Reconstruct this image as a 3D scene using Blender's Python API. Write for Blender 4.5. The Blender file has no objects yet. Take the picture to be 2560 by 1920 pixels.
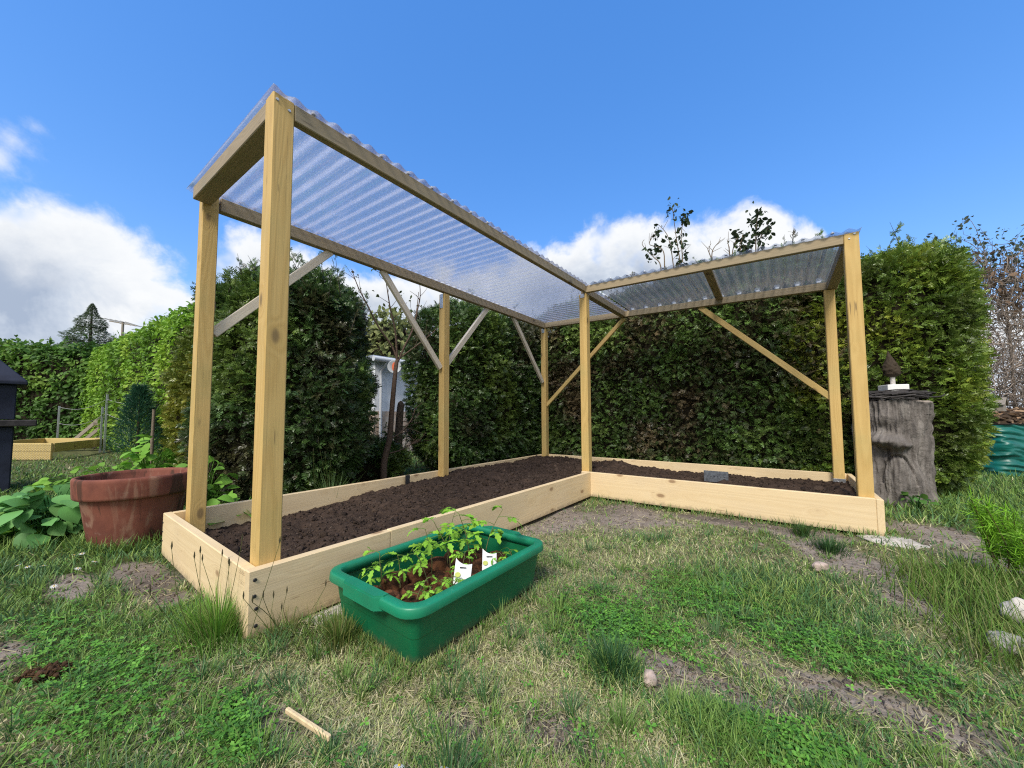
import bpy, bmesh, math, random
import numpy as np
from mathutils import Vector, Matrix

scene = bpy.context.scene
col = scene.collection
R = math.radians
rng = np.random.default_rng(7)
random.seed(7)

# ------------------------------------------------------------------ camera
cam_d = bpy.data.cameras.new("camera")
cam = bpy.data.objects.new("camera", cam_d)
col.objects.link(cam)
CAM = Vector((1.344, -0.4247, 0.6843))
rows = [(0.8006271, 0.59914685, -0.00439331), (0.03650902, -0.04146482, 0.99847271), (-0.59804961, 0.79956471, 0.05507212)]
mw = Matrix.Identity(4)
for i in range(3):
    mw[i][0] = rows[0][i]; mw[i][1] = rows[1][i]; mw[i][2] = -rows[2][i]; mw[i][3] = CAM[i]
cam.matrix_world = mw
cam_d.sensor_width = 36.0
cam_d.lens = 897.93 / 2560 * 36
cam_d.shift_y = 34.895 / 2560
cam_d.clip_start = 0.02
cam_d.clip_end = 2000
scene.camera = cam

# ------------------------------------------------------------------ light, exposure
scene.view_settings.view_transform = 'Standard'
scene.view_settings.look = 'None'
scene.view_settings.exposure = 1.0
scene.view_settings.gamma = 1
scene.cycles.use_denoising = False
scene.cycles.filter_width = 1.15
scene.cycles.transparent_max_bounces = 24
SUN_EL = R(47)
SUN_AZ = math.atan2(0.28, -1.0)             # from behind the camera
sd = bpy.data.lights.new("sun", 'SUN')
sd.energy = 2.0
sd.angle = R(18)
sd.color = (1.0, 0.94, 0.84)
sun = bpy.data.objects.new("sun", sd)
col.objects.link(sun)
sdir = Vector((math.sin(SUN_AZ) * math.cos(SUN_EL), math.cos(SUN_AZ) * math.cos(SUN_EL), math.sin(SUN_EL)))
sun.rotation_euler = sdir.to_track_quat('Z', 'Y').to_euler()
sun.location = (0, -3, 8)


class NT:
    """small helper round a node tree"""
    def __init__(self, tree):
        self.t = tree; self.n = tree.nodes; self.l = tree.links
    def node(self, typ, **kw):
        x = self.n.new(typ)
        for k, v in kw.items():
            if k == 'inp':
                for kk, vv in v.items():
                    if hasattr(vv, 'is_linked') or isinstance(vv, bpy.types.NodeSocket): self.l.new(vv, x.inputs[kk])
                    else: x.inputs[kk].default_value = vv
            else: setattr(x, k, v)
        return x
    def math(self, op, a, b=None, c=None, clamp=False):
        x = self.n.new('ShaderNodeMath'); x.operation = op; x.use_clamp = clamp
        for i, v in enumerate((a, b, c)):
            if v is None: continue
            if isinstance(v, bpy.types.NodeSocket): self.l.new(v, x.inputs[i])
            else: x.inputs[i].default_value = v
        return x.outputs[0]
    def mix(self, f, a, b, blend='MIX'):
        x = self.n.new('ShaderNodeMix'); x.data_type = 'RGBA'; x.blend_type = blend
        for i, v in ((0, f), (6, a), (7, b)):
            if isinstance(v, bpy.types.NodeSocket): self.l.new(v, x.inputs[i])
            elif i == 0: x.inputs[0].default_value = v
            else: x.inputs[i].default_value = (*v, 1) if len(v) == 3 else v
        return x.outputs[2]
    def ramp(self, f, stops, interp='LINEAR'):
        x = self.n.new('ShaderNodeValToRGB'); self.l.new(f, x.inputs[0]); x.color_ramp.interpolation = interp
        e = x.color_ramp.elements
        while len(e) > 1: e.remove(e[-1])
        for i, (p, c) in enumerate(stops):
            if i == 0: k = e[0]; k.position = p
            else: k = e.new(p)
            k.color = (*c, 1) if len(c) == 3 else c
        return x.outputs[0]
    def noise(self, vec, scale, detail=4, rough=.55, dist=0.0, out=0):
        x = self.n.new('ShaderNodeTexNoise'); self.l.new(vec, x.inputs['Vector'])
        x.inputs['Scale'].default_value = scale; x.inputs['Detail'].default_value = detail
        x.inputs['Roughness'].default_value = rough; x.inputs['Distortion'].default_value = dist
        return x.outputs[out]
    def smooth(self, v, a, b):
        x = self.n.new('ShaderNodeMapRange'); x.interpolation_type = 'SMOOTHSTEP'
        self.l.new(v, x.inputs[0]); x.inputs[1].default_value = a; x.inputs[2].default_value = b
        return x.outputs[0]


# ------------------------------------------------------------------ sky with a band of cumulus low over the hedges
world = bpy.data.worlds.new("World"); scene.world = world; world.use_nodes = True
w = NT(world.node_tree); w.n.clear()
out = w.node('ShaderNodeOutputWorld')
sky = w.node('ShaderNodeTexSky', sky_type='NISHITA')
sky.sun_disc = False; sky.sun_elevation = SUN_EL; sky.sun_rotation = SUN_AZ
sky.air_density = 1.0; sky.dust_density = 0.4; sky.ozone_density = 2.5
gm = w.node('ShaderNodeGamma', inp={'Color': sky.outputs[0], 'Gamma': 0.55})
hs = w.node('ShaderNodeHueSaturation', inp={'Saturation': 1.85, 'Value': 1.90, 'Hue': 0.515, 'Color': gm.outputs[0]})
SKY_STR = 0.13
bg1 = w.node('ShaderNodeBackground', inp={'Color': hs.outputs[0], 'Strength': SKY_STR})
tc = w.node('ShaderNodeTexCoord')
sep = w.node('ShaderNodeSeparateXYZ', inp={0: tc.outputs['Generated']})
az = w.math('ARCTAN2', sep.outputs[0], sep.outputs[1])
el = w.math('ARCSINE', sep.outputs[2])
prof = [(-1.9, .36), (-1.616, .382), (-1.564, .378), (-1.509, .368), (-1.468, .355), (-1.416, .325), (-1.372, .30), (-1.343, .37), (-1.273, .415), (-1.185, .41), (-0.95, .405), (-0.675, .431), (-0.583, .469), (-0.504, .488), (-0.393, .507), (-0.298, .512), (-0.239, .492), (-0.172, .491), (-0.102, .472), (-0.044, .474), (0.001, .447), (0.043, .415), (0.088, .389), (0.11, .32), (0.164, .235), (0.325, .19), (0.6, .2), (1.3, .25)]
A0, A1 = -1.9, 1.3
azn = w.math('DIVIDE', w.math('SUBTRACT', az, A0), A1 - A0, clamp=True)
top = w.ramp(azn, [((a - A0) / (A1 - A0), (e, e, e)) for a, e in prof])
n1 = w.noise(tc.outputs['Generated'], 7.0, 9, .58, .3)
n2 = w.noise(tc.outputs['Generated'], 22.0, 6, .6)
n3 = w.noise(tc.outputs['Generated'], 3.2, 5, .55)
edge = w.math('SUBTRACT', top, el)
edge = w.math('ADD', edge, w.math('MULTIPLY', w.math('SUBTRACT', n1, .52), .20))
edge = w.math('ADD', edge, w.math('MULTIPLY', w.math('SUBTRACT', n2, .5), .055))
dens = w.smooth(edge, -0.005, 0.045)
# a blue gap or two inside the band, and thinner cloud towards the far right
gap = w.smooth(w.math('ADD', n3, w.math('MULTIPLY', edge, .35)), .36, .50)
dens = w.math('MULTIPLY', dens, gap)
# three small detached puffs, high at the left
for (dx, dy, dz, r) in ((-0.907, -0.0346, 0.4188, .022), (-0.925, -0.060, 0.385, .036), (-0.894, -0.016, 0.4467, .010)):
    dv = w.node('ShaderNodeVectorMath', operation='DISTANCE', inp={0: tc.outputs['Generated'], 1: (dx, dy, dz)})
    q = w.math('SUBTRACT', r, dv.outputs['Value'])
    q = w.math('ADD', q, w.math('MULTIPLY', w.math('SUBTRACT', n1, .5), .12))
    q = w.math('ADD', q, w.math('MULTIPLY', w.math('SUBTRACT', n2, .5), .05))
    dens = w.math('MAXIMUM', dens, w.math('MULTIPLY', w.smooth(q, -.01, .035), .75))
# unseen cloud cover added behind the photographer for soft, neutral light
bk = w.math('ADD', w.math('MULTIPLY', sep.outputs[0], .598), w.math('MULTIPLY', sep.outputs[1], -.80))
bk = w.math('ADD', bk, w.math('MULTIPLY', w.math('SUBTRACT', n3, .5), .7))
dens = w.math('MAXIMUM', dens, w.math('MULTIPLY', w.smooth(bk, .0, .35), .92))
n4 = w.noise(tc.outputs['Generated'], 4.6, 7, .6, .5)
lump = w.math('ADD', w.math('MULTIPLY', n1, .35), w.math('MULTIPLY', n4, .65))
ccol = w.ramp(lump, [(.42, (.40, .48, .62)), (.50, (.60, .67, .78)), (.58, (.92, .94, .96)), (.66, (1.0, 1.0, 1.0))])
edgew = w.smooth(edge, .03, .16)
ccol = w.mix(edgew, (.93, .95, .97), ccol)
bg2 = w.node('ShaderNodeBackground', inp={'Color': ccol, 'Strength': 0.52})
mixs = w.node('ShaderNodeMixShader', inp={0: dens, 1: bg1.outputs[0], 2: bg2.outputs[0]})
w.l.new(mixs.outputs[0], out.inputs[0])

# ------------------------------------------------------------------ helpers
def hash3(ix, iy, iz, seed):
    h = (ix * 374761393 + iy * 668265263 + iz * 2147483647 + seed * 1274126177) & 0xFFFFFFFF
    h = ((h ^ (h >> 13)) * 1274126177) & 0xFFFFFFFF
    return ((h ^ (h >> 16)) & 0xFFFF) / 65535.0

def vnoise(p, seed=0):
    p = np.asarray(p, float); i = np.floor(p).astype(np.int64); f = p - i; f = f * f * (3 - 2 * f)
    r = 0
    for dx in (0, 1):
        for dy in (0, 1):
            for dz in (0, 1):
                wt = (f[..., 0] if dx else 1 - f[..., 0]) * (f[..., 1] if dy else 1 - f[..., 1]) * (f[..., 2] if dz else 1 - f[..., 2])
                r = r + wt * hash3(i[..., 0] + dx, i[..., 1] + dy, i[..., 2] + dz, seed)
    return r

def fbm(p, scale=1.0, oct=4, seed=0):
    p = np.asarray(p, float) * scale; a = 1.0; s = 0; tot = 0
    for k in range(oct):
        s = s + a * vnoise(p, seed + k); tot += a; a *= .5; p = p * 2.03 + 11.7
    return s / tot

def fbm2(x, y, scale=1.0, oct=4, seed=0):
    return fbm(np.stack([x, y, np.full_like(x, 3.3)], -1), scale, oct, seed)

class Bulk:
    """gathers quads with a colour for each vertex and links them as one mesh object"""
    def __init__(self): self.v = []; self.f = []; self.c = []; self.n = 0
    def add(self, v, f, c):
        v = np.asarray(v, float).reshape(-1, 3); f = np.asarray(f, int).reshape(-1, 4)
        c = np.asarray(c, float)
        if c.ndim == 1: c = np.tile(c, (len(v), 1))
        self.v.append(v); self.f.append(f + self.n); self.c.append(c); self.n += len(v)
    def scatter(self, tv, tf, P, M, S, C, tint=None):
        """copies of a template: P (N,3), M (N,3,3) columns = local axes, S (N,), C (N,3)"""
        N = len(P)
        if N == 0: return
        S = np.asarray(S, float).reshape(N, 1, 1)
        v = np.einsum('nij,mj->nmi', M, tv) * S + P[:, None, :]
        m = len(tv)
        f = (tf[None] + (np.arange(N) * m)[:, None, None]).reshape(-1, 4)
        c = np.repeat(C[:, None, :], m, 1)
        if tint is not None: c = c * tint[None, :, None]
        self.add(v, f, c.reshape(-1, 3))
    def tube(self, pts, rad, c, sides=5):
        pts = np.asarray(pts, float); n = len(pts); rad = np.broadcast_to(np.asarray(rad, float), (n,))
        t = np.gradient(pts, axis=0); t /= np.linalg.norm(t, axis=1, keepdims=True) + 1e-9
        ref = np.array([0.31, 0.17, 0.93]) if abs(t[0][2]) < .8 else np.array([0.95, 0.2, 0.1])
        a = np.cross(t, ref); a /= np.linalg.norm(a, axis=1, keepdims=True) + 1e-9; b = np.cross(t, a)
        th = np.linspace(0, 2 * np.pi, sides, endpoint=False)
        v = pts[:, None] + rad[:, None, None] * (np.cos(th)[None, :, None] * a[:, None] + np.sin(th)[None, :, None] * b[:, None])
        f = []
        for i in range(n - 1):
            for k in range(sides):
                k2 = (k + 1) % sides
                f.append((i * sides + k, i * sides + k2, (i + 1) * sides + k2, (i + 1) * sides + k))
        self.add(v.reshape(-1, 3), f, c)
        # end caps (fan as quads)
        for i in (0, n - 1):
            cv = np.vstack([v[i], pts[i][None]])
            cf = [(k, (k + 1) % sides, sides, sides) for k in range(sides)]
            self.v.append(cv); self.c.append(np.tile(np.asarray(c, float), (len(cv), 1)))
            self.f.append(np.array([(a_, b_, s_, s_) for a_, b_, s_, _ in cf]) + self.n); self.n += len(cv)
    def build(self, name, mat, parent=None, smooth=False, loc=None):
        me = bpy.data.meshes.new(name)
        v = np.concatenate(self.v); f = np.concatenate(self.f); c = np.concatenate(self.c)
        if loc is not None: v = v - np.asarray(loc, float)
        tri = f[:, 2] == f[:, 3]
        fq = f[~tri]; ft = f[tri][:, :3]
        me.vertices.add(len(v)); me.vertices.foreach_set('co', v.astype(np.float32).ravel())
        nl = fq.size + ft.size
        me.loops.add(nl); me.loops.foreach_set('vertex_index', np.concatenate([fq.ravel(), ft.ravel()]).astype(np.int32))
        me.polygons.add(len(fq) + len(ft))
        st = np.concatenate([np.arange(len(fq)) * 4, fq.size + np.arange(len(ft)) * 3])
        me.polygons.foreach_set('loop_start', st.astype(np.int32))
        if smooth: me.polygons.foreach_set('use_smooth', np.ones(len(fq) + len(ft), bool))
        at = me.attributes.new('Col', 'FLOAT_COLOR', 'POINT')
        at.data.foreach_set('color', np.hstack([c, np.ones((len(c), 1))]).astype(np.float32).ravel())
        me.update(calc_edges=True)
        me.materials.append(mat)
        o = bpy.data.objects.new(name, me); col.objects.link(o)
        if loc is not None: o.location = loc
        if parent is not None:
            o.parent = parent
        return o

def obj_bm(name, bm, mat, parent=None, smooth=False):
    me = bpy.data.meshes.new(name); bm.normal_update(); bm.to_mesh(me); bm.free()
    if smooth:
        for p in me.polygons: p.use_smooth = True
    me.materials.append(mat)
    o = bpy.data.objects.new(name, me); col.objects.link(o)
    if parent is not None: o.parent = parent
    return o

def tag(o, label=None, cat=None, group=None, kind=None):
    if label: o['label'] = label
    if cat: o['category'] = cat
    if group: o['group'] = group
    if kind: o['kind'] = kind
    return o

def thing(name, label, cat, loc=(0, 0, 0), rz=0.0, group=None):
    o = bpy.data.objects.new(name, None); col.objects.link(o)
    o.empty_display_size = .05
    o.location = loc; o.rotation_euler = (0, 0, rz)
    return tag(o, label, cat, group)

def copy_tree(o, parent=None):
    c = o.copy(); col.objects.link(c)
    if parent is not None: c.parent = parent
    for ch in [x for x in o.children]: copy_tree(ch, c)
    return c

def lin(r, g, b):
    f = lambda c: ((c / 255 + .055) / 1.055) ** 2.4 if c > 10 else c / 255 / 12.92
    return (f(r), f(g), f(b))

def fnorm(a): return a / (np.linalg.norm(a, axis=-1, keepdims=True) + 1e-9)

def frames(ydir, nrm):
    y = fnorm(ydir); x = fnorm(np.cross(y, nrm)); z = np.cross(x, y)
    return np.stack([x, y, z], -1)

def box_bm(sx, sy, sz, bev=.003, seg=1, cz=0.0):
    bm = bmesh.new(); bmesh.ops.create_cube(bm, size=1)
    for v in bm.verts: v.co = Vector((v.co.x * sx, v.co.y * sy, v.co.z * sz + cz))
    if bev > 0: bmesh.ops.bevel(bm, geom=bm.edges[:], offset=bev, segments=seg, affect='EDGES', profile=.6)
    return bm

def add_box(bm, lo, hi, bev=.0):
    r = bmesh.ops.create_cube(bm, size=1)['verts']
    for v in r: v.co = Vector([(lo[i] + hi[i]) / 2 + v.co[i] * (hi[i] - lo[i]) for i in range(3)])
    if bev:
        es = list({e for v in r for e in v.link_edges})
        bmesh.ops.bevel(bm, geom=es, offset=bev, segments=1, affect='EDGES')
    return r

# ------------------------------------------------------------------ materials
def base_mat(name):
    m = bpy.data.materials.new(name); m.use_nodes = True
    t = NT(m.node_tree); t.n.clear()
    o = t.node('ShaderNodeOutputMaterial')
    return m, t, o

def wood_mat(name, light, dark, knot, late=.35, ring=9.0, rough=.65, stain=None, stain_amt=.0):
    """grain runs along the object's local Z"""
    m, t, o = base_mat(name)
    tcn = t.node('ShaderNodeTexCoord'); oi = t.node('ShaderNodeObjectInfo')
    off = t.node('ShaderNodeVectorMath', operation='SCALE', inp={0: (37.1, 19.3, 53.7)})
    t.l.new(oi.outputs['Random'], off.inputs['Scale'])
    p = t.node('ShaderNodeVectorMath', operation='ADD', inp={0: tcn.outputs['Object'], 1: off.outputs[0]})
    wp = t.node('ShaderNodeVectorMath', operation='MULTIPLY', inp={0: p.outputs[0], 1: (1, 1, .07)})
    # knots in a stretched voronoi lattice
    kp = t.node('ShaderNodeVectorMath', operation='MULTIPLY', inp={0: p.outputs[0], 1: (1, 1, .5)})
    vo = t.node('ShaderNodeTexVoronoi', inp={'Vector': kp.outputs[0], 'Scale': 7.6, 'Randomness': 1.0})
    kd = vo.outputs['Distance']
    warp = t.smooth(kd, .34, .08)
    figure = t.noise(wp.outputs[0], ring, 1.5, .4, .4)
    rings = t.math('SINE', t.math('MULTIPLY', t.math('ADD', figure, t.math('MULTIPLY', warp, .16)), 70.0))
    rings = t.math('MULTIPLY', t.math('ADD', rings, 1.0), .5)
    fp = t.node('ShaderNodeVectorMath', operation='MULTIPLY', inp={0: p.outputs[0], 1: (1, 1, .012)})
    fine = t.noise(fp.outputs[0], 260, 3, .6)
    blot = t.noise(p.outputs[0], 3.5, 4, .6)
    f = t.math('MULTIPLY', t.math('ADD', t.math('MULTIPLY', rings, .55), t.math('MULTIPLY', fine, .75)), late, clamp=True)
    f = t.math('ADD', f, t.math('MULTIPLY', t.math('SUBTRACT', blot, .5), .5), clamp=True)
    c = t.mix(f, light, dark)
    if stain:
        s = t.smooth(t.noise(p.outputs[0], 2.3, 5, .62), .45, .75)
        c = t.mix(t.math('MULTIPLY', s, stain_amt), c, stain)
    kk = t.smooth(kd, .15, .07)
    c = t.mix(t.math('MULTIPLY', warp, .35), c, dark)
    c = t.mix(t.math('MULTIPLY', kk, .75), c, knot)
    # drying cracks
    cn = t.noise(fp.outputs[0], 34, 2, .5)
    cm = t.smooth(t.noise(p.outputs[0], 4.1, 3, .5), .58, .66)
    ck = t.smooth(t.math('ABSOLUTE', t.math('SUBTRACT', cn, .5)), .012, .004)
    c = t.mix(t.math('MULTIPLY', t.math('MULTIPLY', ck, cm), .7), c, knot)
    # small dark nicks along the grain
    nk = t.node('ShaderNodeVectorMath', operation='MULTIPLY', inp={0: p.outputs[0], 1: (1, 1, .1)})
    vn = t.node('ShaderNodeTexVoronoi', inp={'Vector': nk.outputs[0], 'Scale': 34.0})
    c = t.mix(t.math('MULTIPLY', t.smooth(vn.outputs['Distance'], .075, .03), .55), c, knot)
    # soil splashed on the lowest edge
    ge = t.node('ShaderNodeNewGeometry'); sz_ = t.node('ShaderNodeSeparateXYZ', inp={0: ge.outputs['Position']})
    spl = t.math('ADD', t.math('MULTIPLY', t.math('SUBTRACT', .035, sz_.outputs[2]), 14.0), t.math('SUBTRACT', t.noise(ge.outputs['Position'], 38, 4, .65), .52))
    c = t.mix(t.math('MULTIPLY', t.smooth(spl, .0, .45), .45), c, (.13, .095, .07))
    bump = t.node('ShaderNodeBump', inp={'Strength': .25, 'Distance': .002, 'Height': t.math('ADD', fine, t.math('MULTIPLY', rings, .4))})
    bs = t.node('ShaderNodeBsdfPrincipled', inp={'Base Color': c, 'Roughness': rough, 'Normal': bump.outputs[0]})
    bs.inputs['Specular IOR Level'].default_value = .3
    t.l.new(bs.outputs[0], o.inputs[0])
    return m

def foliage_mat(name, trans=.35, rough=.55, spec=.25):
    m, t, o = base_mat(name)
    a = t.node('ShaderNodeAttribute', attribute_name='Col')
    bs = t.node('ShaderNodeBsdfPrincipled', inp={'Base Color': a.outputs['Color'], 'Roughness': rough})
    bs.inputs['Specular IOR Level'].default_value = spec
    tr = t.node('ShaderNodeBsdfTranslucent', inp={'Color': t.mix(.5, a.outputs['Color'], (.30, .42, .06), 'MIX') if trans > .3 else a.outputs['Color']})
    mx = t.node('ShaderNodeMixShader', inp={0: trans, 1: bs.outputs[0], 2: tr.outputs[0]})
    t.l.new(mx.outputs[0], o.inputs[0])
    return m

def col_mat(name, rough=.8, spec=.2, nscale=60., namp=.35, bump=.3, bdist=.004):
    m, t, o = base_mat(name)
    a = t.node('ShaderNodeAttribute', attribute_name='Col'); tcn = t.node('ShaderNodeTexCoord')
    n = t.noise(tcn.outputs['Object'], nscale, 6, .65)
    k = t.math('ADD', 1 - namp, t.math('MULTIPLY', n, 2 * namp))
    c = t.node('ShaderNodeVectorMath', operation='SCALE', inp={0: a.outputs['Color']}); t.l.new(k, c.inputs['Scale'])
    bp = t.node('ShaderNodeBump', inp={'Strength': bump, 'Distance': bdist, 'Height': n})
    bs = t.node('ShaderNodeBsdfPrincipled', inp={'Base Color': c.outputs[0], 'Roughness': rough, 'Normal': bp.outputs[0]})
    bs.inputs['Specular IOR Level'].default_value = spec
    t.l.new(bs.outputs[0], o.inputs[0])
    return m

def plain_mat(name, c, rough=.5, metal=0., c2=None, nscale=20., bump=0., bdist=.002, spec=.4, lo=.4, hi=.65):
    m, t, o = base_mat(name)
    tcn = t.node('ShaderNodeTexCoord')
    n = t.noise(tcn.outputs['Object'], nscale, 6, .6)
    cc = t.mix(t.smooth(n, lo, hi), c, c2 if c2 else tuple(x * .8 for x in c))
    bs = t.node('ShaderNodeBsdfPrincipled', inp={'Base Color': cc, 'Roughness': rough, 'Metallic': metal})
    bs.inputs['Specular IOR Level'].default_value = spec
    if bump:
        bp = t.node('ShaderNodeBump', inp={'Strength': bump, 'Distance': bdist, 'Height': n}); t.l.new(bp.outputs[0], bs.inputs['Normal'])
    t.l.new(bs.outputs[0], o.inputs[0])
    return m

M = {}
M['board'] = wood_mat('spruce_board', (.74, .585, .36), (.62, .455, .25), (.22, .12, .06), late=.5, ring=7, stain=(.52, .42, .31), stain_amt=.35)
M['post'] = wood_mat('treated_post', (.62, .43, .165), (.45, .285, .09), (.15, .10, .05), late=.6, ring=12, stain=(.40, .34, .13), stain_amt=.5)
M['beam'] = wood_mat('treated_beam', (.37, .29, .185), (.25, .195, .12), (.10, .075, .05), late=.55, ring=12, stain=(.24, .22, .15), stain_amt=.6)
M['brace'] = wood_mat('planed_brace', (.70, .62, .50), (.58, .48, .36), (.25, .17, .1), late=.4, ring=12)
M['oldwood'] = wood_mat('weathered_wood', (.30, .26, .21), (.18, .15, .12), (.07, .05, .04), late=.6, ring=12)
M['farwood'] = wood_mat('yellow_plank', (.62, .48, .20), (.48, .34, .13), (.15, .1, .05), late=.5, ring=10)
M['foliage'] = foliage_mat('leaf_green', .3)
M['thuja'] = foliage_mat('scale_leaf', .28, .40, .6)
M['grass'] = foliage_mat('grass_blade', .3, .5, .3)
M['dry'] = foliage_mat('dry_leaf', .2, .8, .1)
M['bark'] = col_mat('bark', .9, .15, 40, .5, .8, .012)
M['steel'] = plain_mat('galvanised_steel', (.55, .57, .60), .35, .85, (.40, .42, .45), 60)
M['darksteel'] = plain_mat('dark_screw', (.05, .05, .055), .5, .6)
M['white'] = plain_mat('white_paint', (.78, .78, .76), .6, 0, (.66, .66, .64), 12)
M['stone'] = plain_mat('pale_stone', (.52, .48, .43), .85, 0, (.36, .33, .29), 30, .5, .006)
M['greystone'] = plain_mat('grey_stone', (.38, .36, .33), .9, 0, (.22, .22, .19), 25, .6, .01)
M['twig'] = col_mat('twig', .85, .2, 80, .3, .3, .003)

# the ground: bare soil, moss and thatch by vertex colour
M['ground'] = col_mat('garden_ground', .95, .1, 55, .45, .7, .01)
M['soil'] = col_mat('compost_soil', .95, .12, 120, .6, .9, .012)

# ------------------------------------------------------------------ dimensions of the L-shaped bed
W, D, L, V, HB, PW, T = 1.2046, 2.5093, 1.7969, 1.1735, .2086, .07, .0328

# ------------------------------------------------------------------ ground
def sstep(a, b, x):
    t = np.clip((x - a) / (b - a), 0, 1); return t * t * (3 - 2 * t)

BARE = [(-.80, -.08, .28, .10), (-1.05, -.10, .2, .1), (-.55, -.07, .14, .07), (1.60, 1.95, .30, .32), (1.13, .64, .30, .13), (1.42, .84, .26, .13), (.36, 2.20, .48, .34), (.12, 1.75, .16, .6), (1.0, 2.38, .8, .12),
        (2.05, 2.75, .26, .5), (.75, .19, .08, .06), (-.52, -.45, .12, .09), (1.48, .52, .14, .05), (.42, -.06, .12, .06), (-1.0, -.3, .2, .08), (.95, .30, .10, .07), (2.2, 2.3, .25, .2), (1.75, 1.55, .22, .14)]
DRY = [(.78, .40, .45, .35), (1.25, .85, .35, .25), (.45, .05, .35, .2), (.9, 1.5, .4, .4), (1.6, 1.2, .35, .3), (-.3, -.1, .2, .15), (1.9, 1.2, .3, .25)]
LUSH = [(-.25, -.06, .22, .10), (1.3, 1.35, .42, .28), (-2.5, .0, 1.5, .5), (2.7, 3.6, .9, .9), (1.2, .50, .1, .06), (2.0, 1.6, .2, .4), (.95, .56, .1, .08)]
CLOVER = [(-.12, -.28, .26, .12), (1.33, .55, .16, .07), (.90, .80, .20, .16), (-.5, -.35, .3, .1), (1.45, 1.05, .22, .16), (.33, -.12, .12, .06), (1.1, 1.2, .25, .18)]

def blobs(x, y, lst):
    r = np.zeros_like(x)
    for cx, cy, rx, ry in lst:
        r = np.maximum(r, np.exp(-(((x - cx) / rx) ** 2 + ((y - cy) / ry) ** 2)))
    return r

def bareness(x, y):
    n = fbm2(x, y, 6.0, 4, 3); n2_ = fbm2(x, y, 2.2, 3, 33)
    b = blobs(x, y, BARE) * 1.15 + (n - .5) * 1.1 + (n2_ - .5) * .9
    b = b - .5 * blobs(x, y, LUSH) - .3 * blobs(x, y, CLOVER)
    return sstep(.25, .85, b)

def dryness(x, y):
    n = fbm2(x, y, 3.0, 4, 17)
    d = .53 + blobs(x, y, DRY) * .42 + (n - .5) * 1.3 - blobs(x, y, LUSH) * .75 - sstep(-.2, -1.4, x) * .45 - sstep(2.3, 3.2, y) * .3 - blobs(x, y, CLOVER) * .35
    return np.clip(d, 0, 1)

def gz(x, y):
    x = np.asarray(x, float); y = np.asarray(y, float)
    z = (fbm2(x, y, 3.0, 3, 5) - .5) * .035 + (fbm2(x, y, 14.0, 3, 6) - .5) * .012 - .006
    # slightly hollow along the inner fronts of the bed
    inx = (x > -1.3) & (x < 1.9) & (y > -.1) & (y < 3.75)
    z = z - .012 * np.where(inx, 1, 0) * sstep(0, .3, y)
    return z

def gline(a, b, step, far):
    core = np.arange(a, b + 1e-6, step); r = []
    s = step; p = b
    while p < far: s *= 1.35; p += s; r.append(p)
    q = []; s = step; p = a
    while p > -far: s *= 1.35; p -= s; q.append(p)
    return np.array(q[::-1] + list(core) + r)

gx = gline(-2.6, 2.9, .022, 500); gy = gline(-.6, 3.4, .022, 500)
X, Y = np.meshgrid(gx, gy, indexing='ij')
near = (np.abs(X) < 30) & (np.abs(Y) < 30)
Z = np.where(near, gz(np.clip(X, -30, 30), np.clip(Y, -30, 30)), -.03)
bz = bareness(np.clip(X, -40, 40), np.clip(Y, -40, 40))
dz = dryness(np.clip(X, -40, 40), np.clip(Y, -40, 40))
nn = fbm2(X, Y, 25, 4, 8)[..., None]
soil_c = np.array([.25, .21, .178]) * (.65 + .7 * nn)
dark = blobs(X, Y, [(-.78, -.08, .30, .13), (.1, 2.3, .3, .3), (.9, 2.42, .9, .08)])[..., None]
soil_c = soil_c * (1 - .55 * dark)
thatch = (np.array([.25, .22, .13]) * dz[..., None] + np.array([.075, .085, .034]) * (1 - dz[..., None])) * (.6 + .8 * nn)
gc = soil_c * bz[..., None] + thatch * (1 - bz[..., None])
farm = np.array([.16, .22, .06])
fr = sstep(12, 40, np.hypot(X, Y))[..., None]
gc = gc * (1 - fr) + farm * fr
nx, ny = X.shape
idx = np.arange(nx * ny).reshape(nx, ny)
B = Bulk()
B.add(np.stack([X, Y, Z], -1), np.stack([idx[:-1, :-1], idx[1:, :-1], idx[1:, 1:], idx[:-1, 1:]], -1), gc.reshape(-1, 3))
tag(B.build('ground', M['ground'], smooth=True), kind='structure')

# ------------------------------------------------------------------ the raised bed with its roofed frame
bed = thing('roofed_raised_bed', 'L-shaped pale timber raised bed with post frame and clear corrugated roofs', 'raised bed', (0, 0, 0))

def stick(name, a, b, sx, sy, mat, xdir, bev=.003, parent=bed):
    """timber from a to b; local Z along it, local X near xdir; sx, sy its section"""
    a = Vector(a); b = Vector(b); z = (b - a); ln = z.length; z.normalize()
    x = Vector(xdir); x = (x - z * x.dot(z)).normalized(); y = z.cross(x)
    bm = box_bm(sx, sy, ln, bev)
    o = obj_bm(name, bm, mat, parent)
    m = Matrix.Identity(4); c = (a + b) / 2
    for i in range(3): m[i][0] = x[i]; m[i][1] = y[i]; m[i][2] = z[i]; m[i][3] = c[i]
    o.matrix_local = m; ML[o.name] = m.copy()
    return o

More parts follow.
